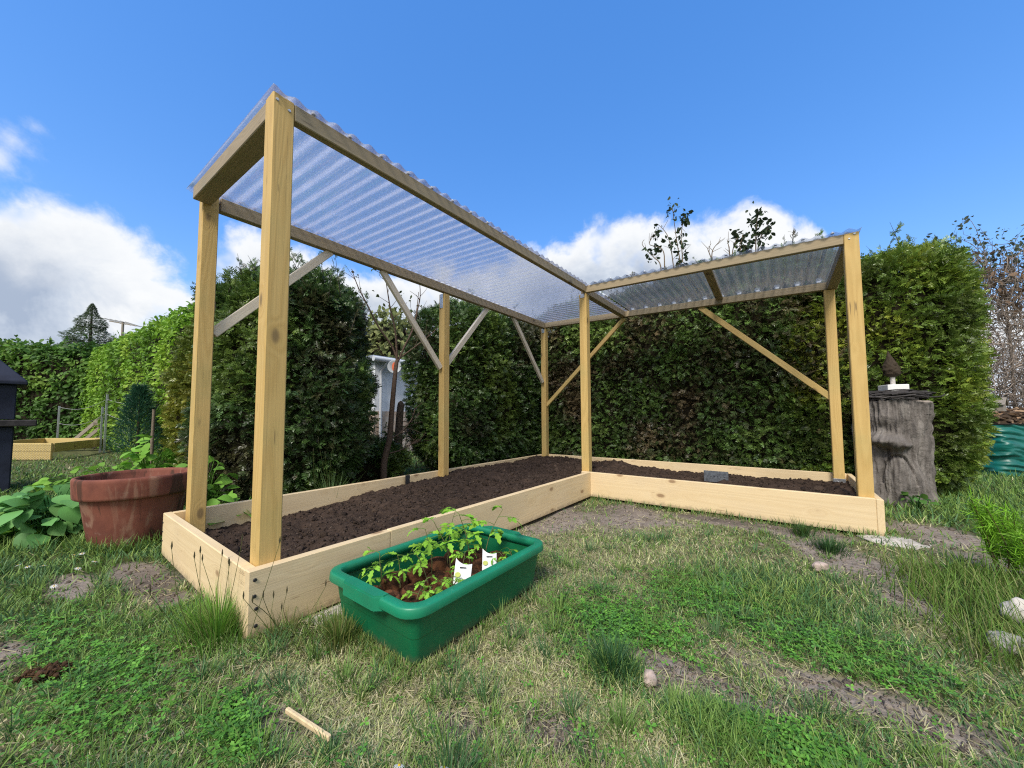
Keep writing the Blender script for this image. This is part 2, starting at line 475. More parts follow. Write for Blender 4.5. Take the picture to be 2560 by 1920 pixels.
ML = {}
HZ = HB / 2
XF = -.09
b_long = stick('board', (-T / 2, 0, HZ), (-T / 2, .508, HZ), T, HB, M['board'], (1, 0, 0))
stick('board', (-T / 2 - .001, .5095, HZ + .001), (-T / 2 - .001, D, HZ + .001), T, HB, M['board'], (1, 0, 0))
b_near = stick('board', (-W, T / 2, HZ - .001), (-T - .0005, T / 2, HZ - .001), T, HB - .002, M['board'], (0, 1, 0))
stick('board', (-W + T / 2, T + .0005, HZ - .003), (-W + T / 2, D + V, HZ - .003), T, HB, M['board'], (1, 0, 0))
stick('board', (-W + T + .0005, D + V - T / 2, HZ - .001), (L - T - .0005, D + V - T / 2, HZ - .001), T, HB, M['board'], (0, 1, 0))
stick('board', (XF, D + T / 2 + .0005, HZ), (L - T - .0005, D + T / 2 + .0005, HZ), T, HB, M['board'], (0, 1, 0))
b_end = stick('board', (L - T / 2, D, HZ - .002), (L - T / 2, D + V, HZ - .002), T, HB, M['board'], (1, 0, 0))

def post(x, y, z0, z1, dx=0, dy=0):
    return stick('post', (x, y, z0), (x + dx, y + dy, z1), PW, PW, M['post'], (1, 0, 0), .004)

h = PW / 2
FP1 = post(-T - h, T + h + .001, .01, 1.832)
BP1 = post(-W + T + h + .008, T + .045 + h, .01, 1.908)
BP2 = post(-W + T + h, 1.845, .055, 1.836)
BP3 = post(-W + T + h, D + V - T - h - .001, .02, 1.862)
FP2 = post(-T - h, D + T + h + .002, .02, 1.8125)
FP3 = post(L - T - h, D + T + h + .002, .02, 1.811)
BP4 = post(L - T - h - .02, D + V - T - h - .001, .10, 1.757)

# beams and rafters
XB = -W + T + PW                       # inner face of the back posts of the long arm
YB = D + V - T - PW                    # front face of the back posts of the short arm
BH = .066
def beamz(a, b, za, zb, hgt, wd, xdir, name='beam'):
    return stick(name, (*a, za - hgt / 2), (*b, zb - hgt / 2), wd, hgt, M['beam'], xdir)
beamz((-T - .0175, T + PW + .002), (-T - .0175, D + T - .001), 1.829, 1.886, .062, .035, (1, 0, 0))           # front, long arm
beamz((XB - .0225, T + .045 + PW + .009), (XB - .0225, D + V - T), 1.912, 1.936, .076, .045, (1, 0, 0))         # back, long arm
beamz((-T - .034, D + T + .0175), (L - T - PW - .001, D + T + .0175), 1.880, 1.811, .062, .035, (0, 1, 0))       # front, short arm
beamz((XB + .001, YB + .0225), (L - T + .002, YB + .0225), 1.932, 1.822, .064, .045, (0, 1, 0))                  # back, short arm
beamz((-T - PW - .001, T + .043), (-W + T + PW + .009, T + .043), 1.829, 1.908, .066, .078, (0, 1, 0), 'rafter')
beamz((-T - .036, D + T + .036), (-T - .036, YB - .001), 1.877, 1.893, .062, .06, (1, 0, 0), 'rafter')
beamz((.93, D + T + .036), (.90, YB - .001), 1.838, 1.865, .03, .06, (1, 0, 0), 'rafter')
beamz((L - T - .036, D + T + PW + .003), (L - T - .036, D + V - T), 1.811, 1.826, .066, .068, (1, 0, 0), 'rafter')

XM, YM = XB - .034, YB + .036
def brace(a, b, parent=bed, xd=(1, 0, 0), mat='brace', wd=.05, th=.03):
    return stick('brace', a, b, th, wd, M[mat], xd)
brace((XM, .78, 1.848), (XM, .15, 1.150))
brace((XM, 1.185, 1.852), (XM, 1.80, 1.14))
brace((XM, 2.46, 1.86), (XM, 1.872, 1.185))
brace((XM, 2.92, 1.868), (XM, 3.56, 1.145))
brace((-.06, YM, 1.82), (-1.115, YM, .84), xd=(0, 1, 0), mat='post', wd=.045)
brace((.72, YM, 1.80), (1.70, YM, .83), xd=(0, 1, 0), mat='post', wd=.05)

# fittings
def screw(loc, nrm, r, mat, parent):
    bm = bmesh.new()
    bmesh.ops.create_cone(bm, cap_ends=True, segments=14, radius1=r, radius2=r * .75, depth=.004)
    add_box(bm, (-r * .5, -r * .12, .0017), (r * .5, r * .12, .0024)); add_box(bm, (-r * .12, -r * .5, .0018), (r * .12, r * .5, .0025))
    o = obj_bm('screw', bm, M[mat], parent)
    q = Vector(nrm).to_track_quat('Z', 'Y').to_matrix().to_4x4()
    o.matrix_local = ML[parent.name].inverted() @ Matrix.Translation(loc) @ q
    return o
for z_ in (.178, .128, .088, .036):
    screw((.0015, .018 + (.006 if z_ < .1 else 0), z_), (1, 0, 0), .0062, 'darksteel', b_long)
for z_ in (.16, .115, .07):
    screw((-W + .014, -.0015, z_), (0, -1, 0), .004, 'darksteel', b_near)
screw((-T + .0015, T + .014, 1.805), (1, 0, 0), .0062, 'steel', FP1)
screw((-T + .0015, T + .053, 1.79), (1, 0, 0), .0062, 'steel', FP1)
screw((L - T - .02, D + T - .0015 + .002, 1.80), (0, -1, 0), .0075, 'steel', FP3)
screw((L - T - .045, D + T - .0015 + .002, 1.775), (0, -1, 0), .006, 'steel', FP3)

def bracket(lo, hi, parent, holes):
    bm = bmesh.new(); add_box(bm, lo, hi, .0012)
    for (c, n_) in holes:
        r = bmesh.ops.create_cone(bm, cap_ends=True, segments=12, radius1=.009, radius2=.007, depth=.006)['verts']
        q = Vector(n_).to_track_quat('Z', 'Y').to_matrix()
        for v in r: v.co = q @ v.co + Vector(c)
    o = obj_bm('bracket', bm, M['steel'], parent)
    o.matrix_local = ML[parent.name].inverted()
    return o
x2, y2 = -W + T + h, 1.845
bracket((x2 - h - .004, y2 - h - .004, .055), (x2 + h + .004, y2 + h + .004, .115), BP2, [((x2 + h + .004, y2, .09), (1, 0, 0)), ((x2, y2 - h - .004, .09), (0, -1, 0))])
bracket((x2 - .022, y2 - h - .004, 1.70), (x2 + .020, y2 - h, 1.833), BP2, [((x2, y2 - h - .004, 1.80), (0, -1, 0)), ((x2, y2 - h - .004, 1.725), (0, -1, 0))])
x4, y4 = L - T - h - .02, D + V - T - h - .001
bracket((x4 - h - .004, y4 - h - .004, .10), (x4 + h + .004, y4 + h + .004, .172), BP4, [((x4 - .01, y4 - h - .004, .145), (0, -1, 0))])
x3, y3 = -W + T + h, D + V - T - h - .001
bracket((x3 - .018, y3 - h - .004, 1.80), (x3 + .025, y3 - h, 1.858), BP3, [((x3, y3 - h - .004, 1.83), (0, -1, 0))])
bracket((-T - h - .022, D + T - .0015, 1.775), (-T - h + .018, D + T + .002, 1.81), FP2, [((-T - h, D + T - .002, 1.793), (0, -1, 0))])

# corrugated clear sheets
def roof_mat(name, haze, tint, hazecol, drops, darktint, gloss_r=.12):
    m, t, o = base_mat(name)
    tcn = t.node('ShaderNodeTexCoord')
    lw = t.node('ShaderNodeLayerWeight', inp={'Blend': .5})
    tr = t.node('ShaderNodeBsdfTransparent', inp={'Color': t.mix(t.smooth(lw.outputs['Facing'], .72, .99), tint, darktint)})
    di = t.node('ShaderNodeBsdfTranslucent', inp={'Color': (*hazecol, 1)})
    dd = t.node('ShaderNodeBsdfDiffuse', inp={'Color': (*hazecol, 1)})
    hz = t.node('ShaderNodeMixShader', inp={0: .25, 1: di.outputs[0], 2: dd.outputs[0]})
    vo = t.node('ShaderNodeTexVoronoi', inp={'Vector': tcn.outputs['Object'], 'Scale': 95.0})
    n = t.noise(tcn.outputs['Object'], 6.0, 5, .6)
    dot = t.math('MULTIPLY', t.smooth(vo.outputs['Distance'], .30, .18), drops)
    # haze amount, uneven by noise
    f = t.math('ADD', t.math('MULTIPLY', n, haze * .9), haze * .55)
    f = t.math('ADD', f, dot, clamp=True)
    m1 = t.node('ShaderNodeMixShader', inp={0: f, 1: tr.outputs[0], 2: hz.outputs[0]})
    gl = t.node('ShaderNodeBsdfGlossy', inp={'Color': (1, 1, 1, 1), 'Roughness': gloss_r})
    fr_ = t.node('ShaderNodeFresnel', inp={'IOR': 1.42})
    m2 = t.node('ShaderNodeMixShader', inp={0: t.math('MULTIPLY', fr_.outputs[0], .55), 1: m1.outputs[0], 2: gl.outputs[0]})
    t.l.new(m2.outputs[0], o.inputs[0])
    return m
M['roof_long'] = roof_mat('clear_corrugated_sheet', .17, (.94, .95, .985), (.90, .91, .97), .22, (.58, .63, .86))
M['roof_short'] = roof_mat('clear_sheet_dimmed', .10, (.86, .88, .92), (.62, .65, .70), .05, (.50, .55, .64))  # same clear sheet; dimness of the hedge behind it put into the tint

def corrugated(name, hfun, u0, u1, v0, v1, along, pitch, ph, amp, mat, thick=.0012):
    """waves run along axis 'v' of the sheet: v is the axis across the ridges"""
    nv = int((v1 - v0) / pitch * 14) + 1; nu = 9
    us = np.linspace(u0, u1, nu); vs = np.linspace(v0, v1, nv)
    U, Vv = np.meshgrid(us, vs, indexing='ij')
    wv = np.cos((Vv - ph) / pitch * 2 * np.pi) * amp
    x, y = (U, Vv) if along == 'x' else (Vv, U)
    z = hfun(x, y) + wv + amp
    top_ = np.stack([x, y, z + thick / 2], -1).reshape(-1, 3); bot = np.stack([x, y, z - thick / 2], -1).reshape(-1, 3)
    n_ = nu * nv; i_ = np.arange(n_).reshape(nu, nv)
    q = np.stack([i_[:-1, :-1], i_[1:, :-1], i_[1:, 1:], i_[:-1, 1:]], -1).reshape(-1, 4)
    if along != 'x': q = q[:, ::-1]
    rim = []
    ring_ = list(i_[0, :]) + list(i_[1:, -1]) + list(i_[-1, ::-1][1:]) + list(i_[::-1, 0][1:-1])
    for k in range(len(ring_)):
        a, b = ring_[k], ring_[(k + 1) % len(ring_)]
        rim.append((a, b, b + n_, a + n_))
    Bk = Bulk(); Bk.add(np.vstack([top_, bot]), np.vstack([q, q[:, ::-1] + n_, np.array(rim)]), (1, 1, 1))
    return Bk.build(name, mat, bed, smooth=True)

def h_long(x, y):
    s = np.clip((y - T) / (D - T), 0, 1.5)
    zf = np.where(y < D + T, 1.829 + .057 * np.clip((y - .1) / 2.4, 0, 1), 1.882 + .012 * np.clip((y - D) / V, 0, 1))
    zb = 1.914 + .022 * np.clip(y / 3.6, 0, 1)
    k = np.clip((x + T) / (XB + T), -.2, 1.25)
    return zf + (zb - zf) * k - .004
def h_short(x, y):
    kx = np.clip((x + T) / (L), -.1, 1.1)
    zf = 1.882 - .071 * kx; zb = 1.893 - .066 * kx
    return zf + (zb - zf) * np.clip((y - D) / (V - .1), -.1, 1.1) + .001
sheet_long = corrugated('roof_sheet', h_long, -W + .010, -.012, T - .006, D + V + .02, 'x', .0725, .029, .007, M['roof_long'])
sheet_short = corrugated('roof_sheet', h_short, D + .01, D + V + .03, .012, L - .022, 'y', .0725, .05, .008, M['roof_short'])

def dome(p, r, hgt, mat, parent, nm):
    bm = bmesh.new(); rings = [[bm.verts.new((p[0] + rr_ * math.cos(a), p[1] + rr_ * math.sin(a), p[2] + zz_)) for a in np.linspace(0, 2 * math.pi, 10, endpoint=False)] for rr_, zz_ in ((r, 0), (r * .95, hgt * .35), (r * .55, hgt * .45), (r * .5, hgt * .8), (r * .2, hgt))]
    for a, b in zip(rings, rings[1:]):
        for k in range(10): bm.faces.new((a[k], a[(k + 1) % 10], b[(k + 1) % 10], b[k]))
    bm.faces.new(rings[0][::-1]); bm.faces.new(rings[-1])
    return obj_bm(nm, bm, mat, parent, True)
M['cap'] = plain_mat('clear_screw_cap', (.60, .62, .66), .25, 0, (.5, .52, .56), 50)
for k in range(2, 47, 2):
    y = .029 + .0725 * k
    if y < D + .02:
        dome((-T - .012, y, float(h_long(np.array(-T - .012), np.array(y))) + .0142), .010, .014, M['cap'], sheet_long, 'roof_screw')
for k in range(0, 24, 2):
    x = .05 + .0725 * k
    if x < L - .05:
        dome((x, D + T + .014, float(h_short(np.array(x), np.array(D + T + .014))) + .0162), .010, .014, M['cap'], sheet_short, 'roof_screw')
        bm = bmesh.new(); z0 = float(h_short(np.array(x), np.array(YB + .006))); add_box(bm, (x - .016, YB - .002, z0 - .006), (x + .016, YB + .03, z0 + .0135), .004)
        obj_bm('spacer_block', bm, M['cap'], sheet_short)
# ------------------------------------------------------------------ soil inside the bed
def soil_h(x, y):
    base = .078 + .092 * sstep(.2, 2.2, y)
    arm = sstep(-.1, .2, x)
    base = base * (1 - arm) + (.118 + .01) * arm
    n_ = (fbm2(x, y, 4.5, 3, 21) - .5) * .075 + (fbm2(x, y, 22, 3, 22) - .5) * .04 + (fbm2(x, y, 60, 2, 23) - .5) * .02
    hump = blobs(x, y, [(-.45, 2.85, .35, .25), (-.7, 1.9, .3, .3)]) * .05 + blobs(x, y, [(.10, 2.74, .12, .10), (.42, 2.74, .14, .09), (.98, 2.76, .13, .10), (1.36, 2.74, .20, .09), (1.62, 2.8, .1, .1)]) * .078
    return base + n_ + hump
B = Bulk()
for (x0, x1, y0, y1) in ((-W + T + .001, -T - .001, T + .001, D + V - T - .001), (-T - .001, L - T - .001, D + T + .001, D + V - T - .001)):
    xs = np.arange(x0, x1 + .004, .011); ys = np.arange(y0, y1 + .004, .011); xs[-1] = x1; ys[-1] = y1
    X, Y = np.meshgrid(xs, ys, indexing='ij'); Zs = soil_h(X, Y)
    nn = fbm2(X, Y, 40, 3, 25)
    c = np.array([.052, .035, .026])[None, None] * (.55 + 1.0 * nn[..., None])
    i_ = np.arange(X.size).reshape(X.shape)
    B.add(np.stack([X, Y, Zs], -1), np.stack([i_[:-1, :-1], i_[1:, :-1], i_[1:, 1:], i_[:-1, 1:]], -1), c.reshape(-1, 3))
# crumbs and pale fibres of the compost
N = 12000
px = np.where(rng.random(N) < .72, rng.uniform(-W + T + .02, -T - .02, N), rng.uniform(-T, L - T - .02, N))
py = np.where(px < -T - .01, rng.uniform(T + .02, D + V - T - .02, N), rng.uniform(D + T + .02, D + V - T - .02, N))
cub = np.array([(-1, -.7, -.8), (1, -1, -.6), (.8, 1, -1), (-.9, .8, -.7), (-.7, -.8, .9), (.9, -.6, .7), (.7, .8, 1), (-.8, .6, .8)]) * .5
cubf = np.array([(0, 3, 2, 1), (4, 5, 6, 7), (0, 1, 5, 4), (1, 2, 6, 5), (2, 3, 7, 6), (3, 0, 4, 7)])
B.scatter(cub, cubf, np.stack([px, py, soil_h(px, py) + .002], -1), frames(rng.normal(size=(N, 3)), rng.normal(size=(N, 3))), rng.gamma(2.0, .0029, N), np.array([.050, .036, .029]) * rng.uniform(.5, 1.6, (N, 1)))
N = 2600
px = rng.uniform(-W + T + .03, -T - .03, N); py = rng.uniform(T + .03, D + V - T, N)
fib = np.array([(-.03, -.5, 0), (.03, -.5, 0), (.03, .5, 0), (-.03, .5, 0)]); fibf = np.array([(0, 1, 2, 3)])
d_ = rng.normal(size=(N, 3)); d_[:, 2] *= .2
B.scatter(fib, fibf, np.stack([px, py, soil_h(px, py) + .006], -1), frames(d_, np.tile([0, .1, 1.], (N, 1))), rng.uniform(.006, .026, N), np.array([.24, .18, .13]) * rng.uniform(.5, 1.5, (N, 1)))
bmi = bmesh.new(); bmesh.ops.create_icosphere(bmi, subdivisions=2, radius=.5); iv = np.array([v.co[:] for v in bmi.verts]); bmi.verts.index_update(); itf = np.array([[v.index for v in f.verts] + [f.verts[2].index] for f in bmi.faces]); bmi.free()
for sd_ in range(4):
    N = 90; iv2 = iv * (1 + (fbm(iv, 2.4, 3, 140 + sd_) - .5) * 1.3)[:, None] * np.array([1.2, 1, .75])
    px = np.where(rng.random(N) < .72, rng.uniform(-W + T + .03, -T - .03, N), rng.uniform(-T, L - T - .03, N))
    py = np.where(px < -T - .01, rng.uniform(T + .03, D + V - T - .03, N), rng.uniform(D + T + .03, D + V - T - .03, N))
    B.scatter(iv2, itf, np.stack([px, py, soil_h(px, py) + .003], -1), frames(rng.normal(size=(N, 3)), rng.normal(size=(N, 3))), .006 + rng.gamma(1.5, .007, N), np.array([.062, .043, .032]) * rng.uniform(.5, 1.5, (N, 1)))
tag(B.build('soil', M['soil']), kind='stuff', label='dark crumbly compost filling the L-shaped timber bed', cat='soil')

# metal tags standing in the soil
def plate(name, a, b, z0, z1, th, label, cat, mat, holes=0):
    t = thing(name, label, cat, ((a[0] + b[0]) / 2, (a[1] + b[1]) / 2, z0))
    d = Vector((b[0] - a[0], b[1] - a[1], 0)); ln = d.length
    t.rotation_euler = (0, 0, math.atan2(d.y, d.x))
    bm = box_bm(ln, th, z1 - z0, .0006, 1, (z1 - z0) / 2)
    o = obj_bm('blade', bm, mat, t)
    for k in range(holes):
        b2 = bmesh.new(); bmesh.ops.create_cone(b2, cap_ends=True, segments=10, radius1=.004, radius2=.004, depth=th + .002)
        bmesh.ops.rotate(b2, verts=b2.verts, matrix=Matrix.Rotation(R(90), 3, 'X'))
        bmesh.ops.translate(b2, verts=b2.verts, vec=((k - (holes - 1) / 2) * ln / holes * .8 if ln > .1 else (.008 if k % 2 else -.008), 0, (z1 - z0) * (.5 if ln > .1 else .55 + .12 * k)))
        obj_bm('hole', b2, M['darksteel'], t)
    return t
M['plate'] = plain_mat('zinc_plate', (.22, .24, .27), .4, .6, (.13, .14, .16), 40)
M['black'] = plain_mat('black_tag', (.02, .02, .022), .45, .1)
plate('nail_plate', (.80, 3.02), (.98, 3.02), .14, .232, .003, 'grey perforated metal plate standing in the soil of the short arm', 'metal plate', M['plate'], 6)
plate('plant_marker', (-1.150, 1.44), (-1.140, 1.477), .13, .215, .003, 'small black upright tag leaning on the inside of the left back board', 'tag', M['black'], 3)

# ------------------------------------------------------------------ places: image column and depth give a point of the garden
def at(u, d, z=0.0):
    x = (u - 1280) / 897.93
    p = [CAM[i] + d * (rows[2][i] + x * rows[0][i]) for i in range(3)]
    return np.array([p[0], p[1], z])
RIGHT = np.array([.80063, .59915, 0.]); FWD = np.array([-.5986, .8010, 0.])

# ------------------------------------------------------------------ green tub
M['tub'] = plain_mat('green_plastic', (.003, .098, .042), .36, 0, (.004, .082, .036), 14, .12, .002, .45)
def scuffed(name, c1, c2, scuff):
    m, t, o = base_mat(name); p = t.node('ShaderNodeTexCoord').outputs['Object']
    n_ = t.noise(p, 9, 5, .6)
    sp_ = t.node('ShaderNodeVectorMath', operation='MULTIPLY', inp={0: p, 1: (6, 5, 60)})
    sc_ = t.noise(sp_.outputs[0], 4, 5, .7); fl = t.noise(p, 130, 3, .6)
    c = t.mix(t.smooth(n_, .35, .65), c1, c2)
    c = t.mix(t.math('MULTIPLY', t.smooth(sc_, .60, .72), .35), c, scuff)
    c = t.mix(t.math('MULTIPLY', t.smooth(fl, .70, .76), .5), c, (.25, .24, .18))
    sz_ = t.node('ShaderNodeSeparateXYZ', inp={0: p})
    mud = t.smooth(t.math('ADD', t.math('MULTIPLY', t.math('SUBTRACT', .04, sz_.outputs[2]), 12), t.math('SUBTRACT', t.noise(p, 26, 5, .65), .5)), .05, .5)
    c = t.mix(t.math('MULTIPLY', mud, .5), c, (.09, .075, .05))
    bp = t.node('ShaderNodeBump', inp={'Strength': .12, 'Distance': .002, 'Height': sc_})
    bs = t.node('ShaderNodeBsdfPrincipled', inp={'Base Color': c, 'Roughness': t.math('ADD', .30, t.math('MULTIPLY', n_, .25)), 'Normal': bp.outputs[0]})
    t.l.new(bs.outputs[0], o.inputs[0]); return m
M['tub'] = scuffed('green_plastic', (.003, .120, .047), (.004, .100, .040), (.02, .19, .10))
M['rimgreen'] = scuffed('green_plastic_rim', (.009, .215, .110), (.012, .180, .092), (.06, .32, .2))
def rrect(hx, hy, r, z, n=7):
    p = []
    for cx, cy, a0 in ((hx - r, hy - r, 0), (-hx + r, hy - r, 90), (-hx + r, -hy + r, 180), (hx - r, -hy + r, 270)):
        for k in range(n):
            a = R(a0 + 90 * k / (n - 1)); p.append((cx + r * math.cos(a), cy + r * math.sin(a), z))
    return p
def loft(sections, cap=None):
    bm = bmesh.new(); rings = [[bm.verts.new(c) for c in s] for s in sections]
    for a, b in zip(rings, rings[1:]):
        for k in range(len(a)):
            k2 = (k + 1) % len(a); bm.faces.new((a[k], a[k2], b[k2], b[k]))
    if cap: 
        for i in cap: bm.faces.new(rings[i] if i else rings[i][::-1])
    return bm
tub = thing('plant_tub', 'dark green plastic tub of tomato seedlings standing in the grass beside the bed', 'tub', (.318, .535, 0))
hx, hy = .192, .298
body = loft([rrect(hx, hy, .016, .000), rrect(hx + .003, hy + .003, .018, .006), rrect(hx + .012, hy + .012, .022, .075), rrect(hx + .0135, hy + .0135, .023, .078), rrect(hx + .024, hy + .024, .032, .155),
             rrect(hx + .020, hy + .020, .043, .158), rrect(hx + .003, hy + .003, .033, .02), rrect(hx - .005, hy - .005, .03, .008)], cap=(0, 7))
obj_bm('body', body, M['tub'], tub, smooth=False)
rx, ry = hx + .046, hy + .050
rim = loft([rrect(rx, ry, .066, .148), rrect(rx + .001, ry + .001, .067, .150), rrect(rx - .001, ry - .001, .066, .170), rrect(rx - .003, ry - .003, .065, .174), rrect(rx - .007, ry - .007, .062, .1755),
            rrect(rx - .027, ry - .027, .05, .1765), rrect(rx - .031, ry - .031, .046, .175), rrect(rx - .034, ry - .034, .044, .168), rrect(rx - .037, ry - .037, .042, .146), rrect(rx - .012, ry - .012, .056, .152), rrect(rx - .005, ry - .005, .062, .149), rrect(rx, ry, .066, .148)])
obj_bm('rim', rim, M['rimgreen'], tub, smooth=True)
for sgn in (-1, 1):
    bm = bmesh.new()
    prof_ = [(-.105, 0), (-.082, .020), (.082, .020), (.105, 0), (.105, -.022), (-.105, -.022)]
    for z0, z1 in ((.136, .1795),):
        lo_ = [bm.verts.new((x, sgn * (ry - .008 + y), z0)) for x, y in prof_]
        hi_ = [bm.verts.new((x * .98, sgn * (ry - .009 + y), z1)) for x, y in prof_]
        for k in range(6):
            k2 = (k + 1) % 6; f_ = (lo_[k], lo_[k2], hi_[k2], hi_[k]); bm.faces.new(f_ if sgn < 0 else f_[::-1])
        bm.faces.new(hi_ if sgn < 0 else hi_[::-1]); bm.faces.new(lo_[::-1] if sgn < 0 else lo_)
    bmesh.ops.recalc_face_normals(bm, faces=bm.faces[:])
    bmesh.ops.bevel(bm, geom=bm.edges[:], offset=.004, segments=2, affect='EDGES')
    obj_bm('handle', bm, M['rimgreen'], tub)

# peat pots packed in the tub
def lathe(profile, n=20, jitter=0.0, seed=0, squash=None):
    bm = bmesh.new(); r_ = random.Random(seed); rings = []
    for (r, z) in profile:
        rings.append([bm.verts.new(((r * (1 + jitter * math.sin(3 * a + seed) + jitter * r_.uniform(-.5, .5))) * math.cos(a), (r * (1 + jitter * math.cos(2 * a + seed) + jitter * r_.uniform(-.5, .5))) * math.sin(a), z + jitter * r * r_.uniform(-.6, .6))) for a in np.linspace(0, 2 * math.pi, n, endpoint=False)])
    for a, b in zip(rings, rings[1:]):
        for k in range(n):
            k2 = (k + 1) % n; bm.faces.new((a[k], a[k2], b[k2], b[k]))
    bm.faces.new(rings[0][::-1]); bm.faces.new(rings[-1])
    return bm
M['peat'] = plain_mat('peat_fibre', (.13, .055, .028), .95, 0, (.045, .022, .014), 45, .9, .006, .1, .42, .6)
M['peatsoil'] = plain_mat('peat_soil', (.03, .016, .010), .95, 0, (.07, .03, .016), 70, .9, .006, .1, .45, .6)
pots0 = thing('peat_pot', 'reddish brown swollen peat pot packed into the green tub', 'peat pot', (0, 0, 0), 0, 'peat pots in the green tub')
obj_bm('wall', lathe([(.040, 0), (.046, .02), (.049, .05), (.047, .082), (.042, .094), (.036, .098), (.033, .093)], 22, .05, 3), M['peat'], pots0, True)
obj_bm('plug', lathe([(.034, .085), (.030, .094), (.018, .099), (.006, .097)], 16, .09, 5), M['peatsoil'], pots0, True)
spots = [(x, y) for y in (.305, .40, .495, .59, .685) for x in (.20, .30, .40)] + [(.26, .765), (.36, .77)]
plugs = []
for i, (x, y) in enumerate(spots):
    o = pots0 if i == 0 else copy_tree(pots0)
    x += random.uniform(-.008, .008); y += random.uniform(-.008, .008); s = random.uniform(.92, 1.06)
    o.location = (x, y, .010); o.rotation_euler = (random.uniform(-.12, .12), random.uniform(-.12, .12), random.uniform(0, 6.3)); o.scale = (s, s, random.uniform(.85, 1.08))
    plugs.append((x, y))

# leaf shapes: rows of (left, mid, right), tip up +Y, face up +Z
def leaf_tpl(ws, fold=.25, droop=.25, lobes=None):
    n = len(ws); v = []; f = []
    for i, wd in enumerate(ws):
        t = i / (n - 1)
        z = -droop * t * t
        v += [(-wd, t + (0 if not lobes else lobes[i]), z + fold * wd), (0, t, z), (wd, t + (0 if not lobes else lobes[i]), z + fold * wd)]
    for i in range(n - 1):
        a = i * 3; f += [(a, a + 1, a + 4, a + 3), (a + 1, a + 2, a + 5, a + 4)]
    return np.array(v, float), np.array(f)
LEAF = leaf_tpl([.03, .22, .30, .24, .01])
LEAFW = leaf_tpl([.02, .30, .42, .44, .36, .20, .01], .18, .3, [-.12, -.06, 0, 0, 0, 0, 0])
TOM = leaf_tpl([.02, .24, .16, .30, .15, .17, .01], .2, .4, [0, .06, 0, .07, 0, .05, 0])
COTY = leaf_tpl([.04, .13, .16, .13, .02], .15, .35)

def seedling(name, hgt, nleaf, label, group, seed, lean=.15):
    r_ = np.random.default_rng(seed)
    t = thing(name, label, 'seedling', (0, 0, 0), 0, group)
    k = np.linspace(0, 1, 8)
    la = r_.uniform(0, 6.3)
    pts = np.stack([lean * hgt * k ** 2 * math.cos(la) + .004 * np.sin(k * 5), lean * hgt * k ** 2 * math.sin(la), hgt * k], -1)
    B = Bulk(); B.tube(pts, np.linspace(.0022, .0012, 8), (.20, .20, .09), 6); 
    Lf = Bulk(); ang = r_.uniform(0, 6.3)
    for i in range(nleaf):
        q = .35 + .65 * (i + .5) / nleaf; base = pts[min(7, int(q * 7.99))]
        ang += 2.4; ln = hgt * r_.uniform(.26, .42) * (1.1 - .35 * q) + .012
        d = np.array([math.cos(ang), math.sin(ang), r_.uniform(.25, .8)]); d /= np.linalg.norm(d)
        kk = np.linspace(0, 1, 5)[:, None]
        pet = base + d * ln * kk + np.array([0, 0, -1.]) * (ln * .45 * kk ** 2)
        B.tube(pet, np.linspace(.0012, .0007, 5), (.16, .28, .06), 5)
        n5 = 5 if ln > .03 else 3
        for j in range(n5):
            if j == 0: p = pet[-1]; dd = pet[-1] - pet[-2]
            else:
                p = pet[-1] * (1 - .28 * ((j + 1) // 2)) + pet[1] * .28 * ((j + 1) // 2)
                side = np.cross(d, [0, 0, 1]); dd = side * (1 if j % 2 else -1) + d * .6
            dd = fnorm(dd + np.array([0, 0, r_.uniform(-.35, .15)]) * np.linalg.norm(dd))
            s_ = ln * r_.uniform(.40, .60) * (1 if j == 0 else .72) + .006
            c = np.array([.23, .50, .05]) * r_.uniform(.75, 1.2) + np.array([.05, .03, 0]) * r_.random()
            Lf.scatter(*TOM, p[None], frames(dd[None], (np.array([0, 0, 1.]) + r_.normal(size=3) * .3)[None]), [s_], c[None])
    B.build('stem', M['foliage'], t, True); Lf.build('leaves', M['foliage'], t, False)
    return t
groups = [
    ('tall', .19, 6, 'tall leggy tomato seedling among the tallest in the middle of the tub', 'tall tomato seedlings in the tub', [(.27, .50), (.30, .57), (.24, .61), (.34, .63), (.29, .68), (.36, .70)]),
    ('mid', .125, 5, 'medium tomato seedling with drooping leaves towards the front of the tub', 'medium tomato seedlings in the tub', [(.20, .33), (.26, .37), (.31, .45), (.39, .54)]),
    ('small', .06, 5, 'tiny pale tomato seedling low against the near rim of the tub', 'tiny tomato seedlings along the near rim', [(.43, .36), (.44, .41), (.40, .33), (.43, .46), (.45, .66), (.46, .72), (.44, .78), (.18, .30), (.45, .43)])]
for gi, (k, hgt, nl, lab, grp, sp) in enumerate(groups):
    protos = []
    for i, (x, y) in enumerate(sp):
        if i < 3: o = seedling('tomato_seedling', hgt * (.85 + .15 * i), nl, lab, grp, 100 * gi + i, .12 + .1 * i); protos.append(o)
        else: o = copy_tree(protos[i % 3])
        s = random.uniform(.88, 1.12)
        o.location = (x, y, .096); o.rotation_euler = (random.uniform(-.1, .1), random.uniform(-.1, .1), random.uniform(0, 6.3)); o.scale = (s, s, s)

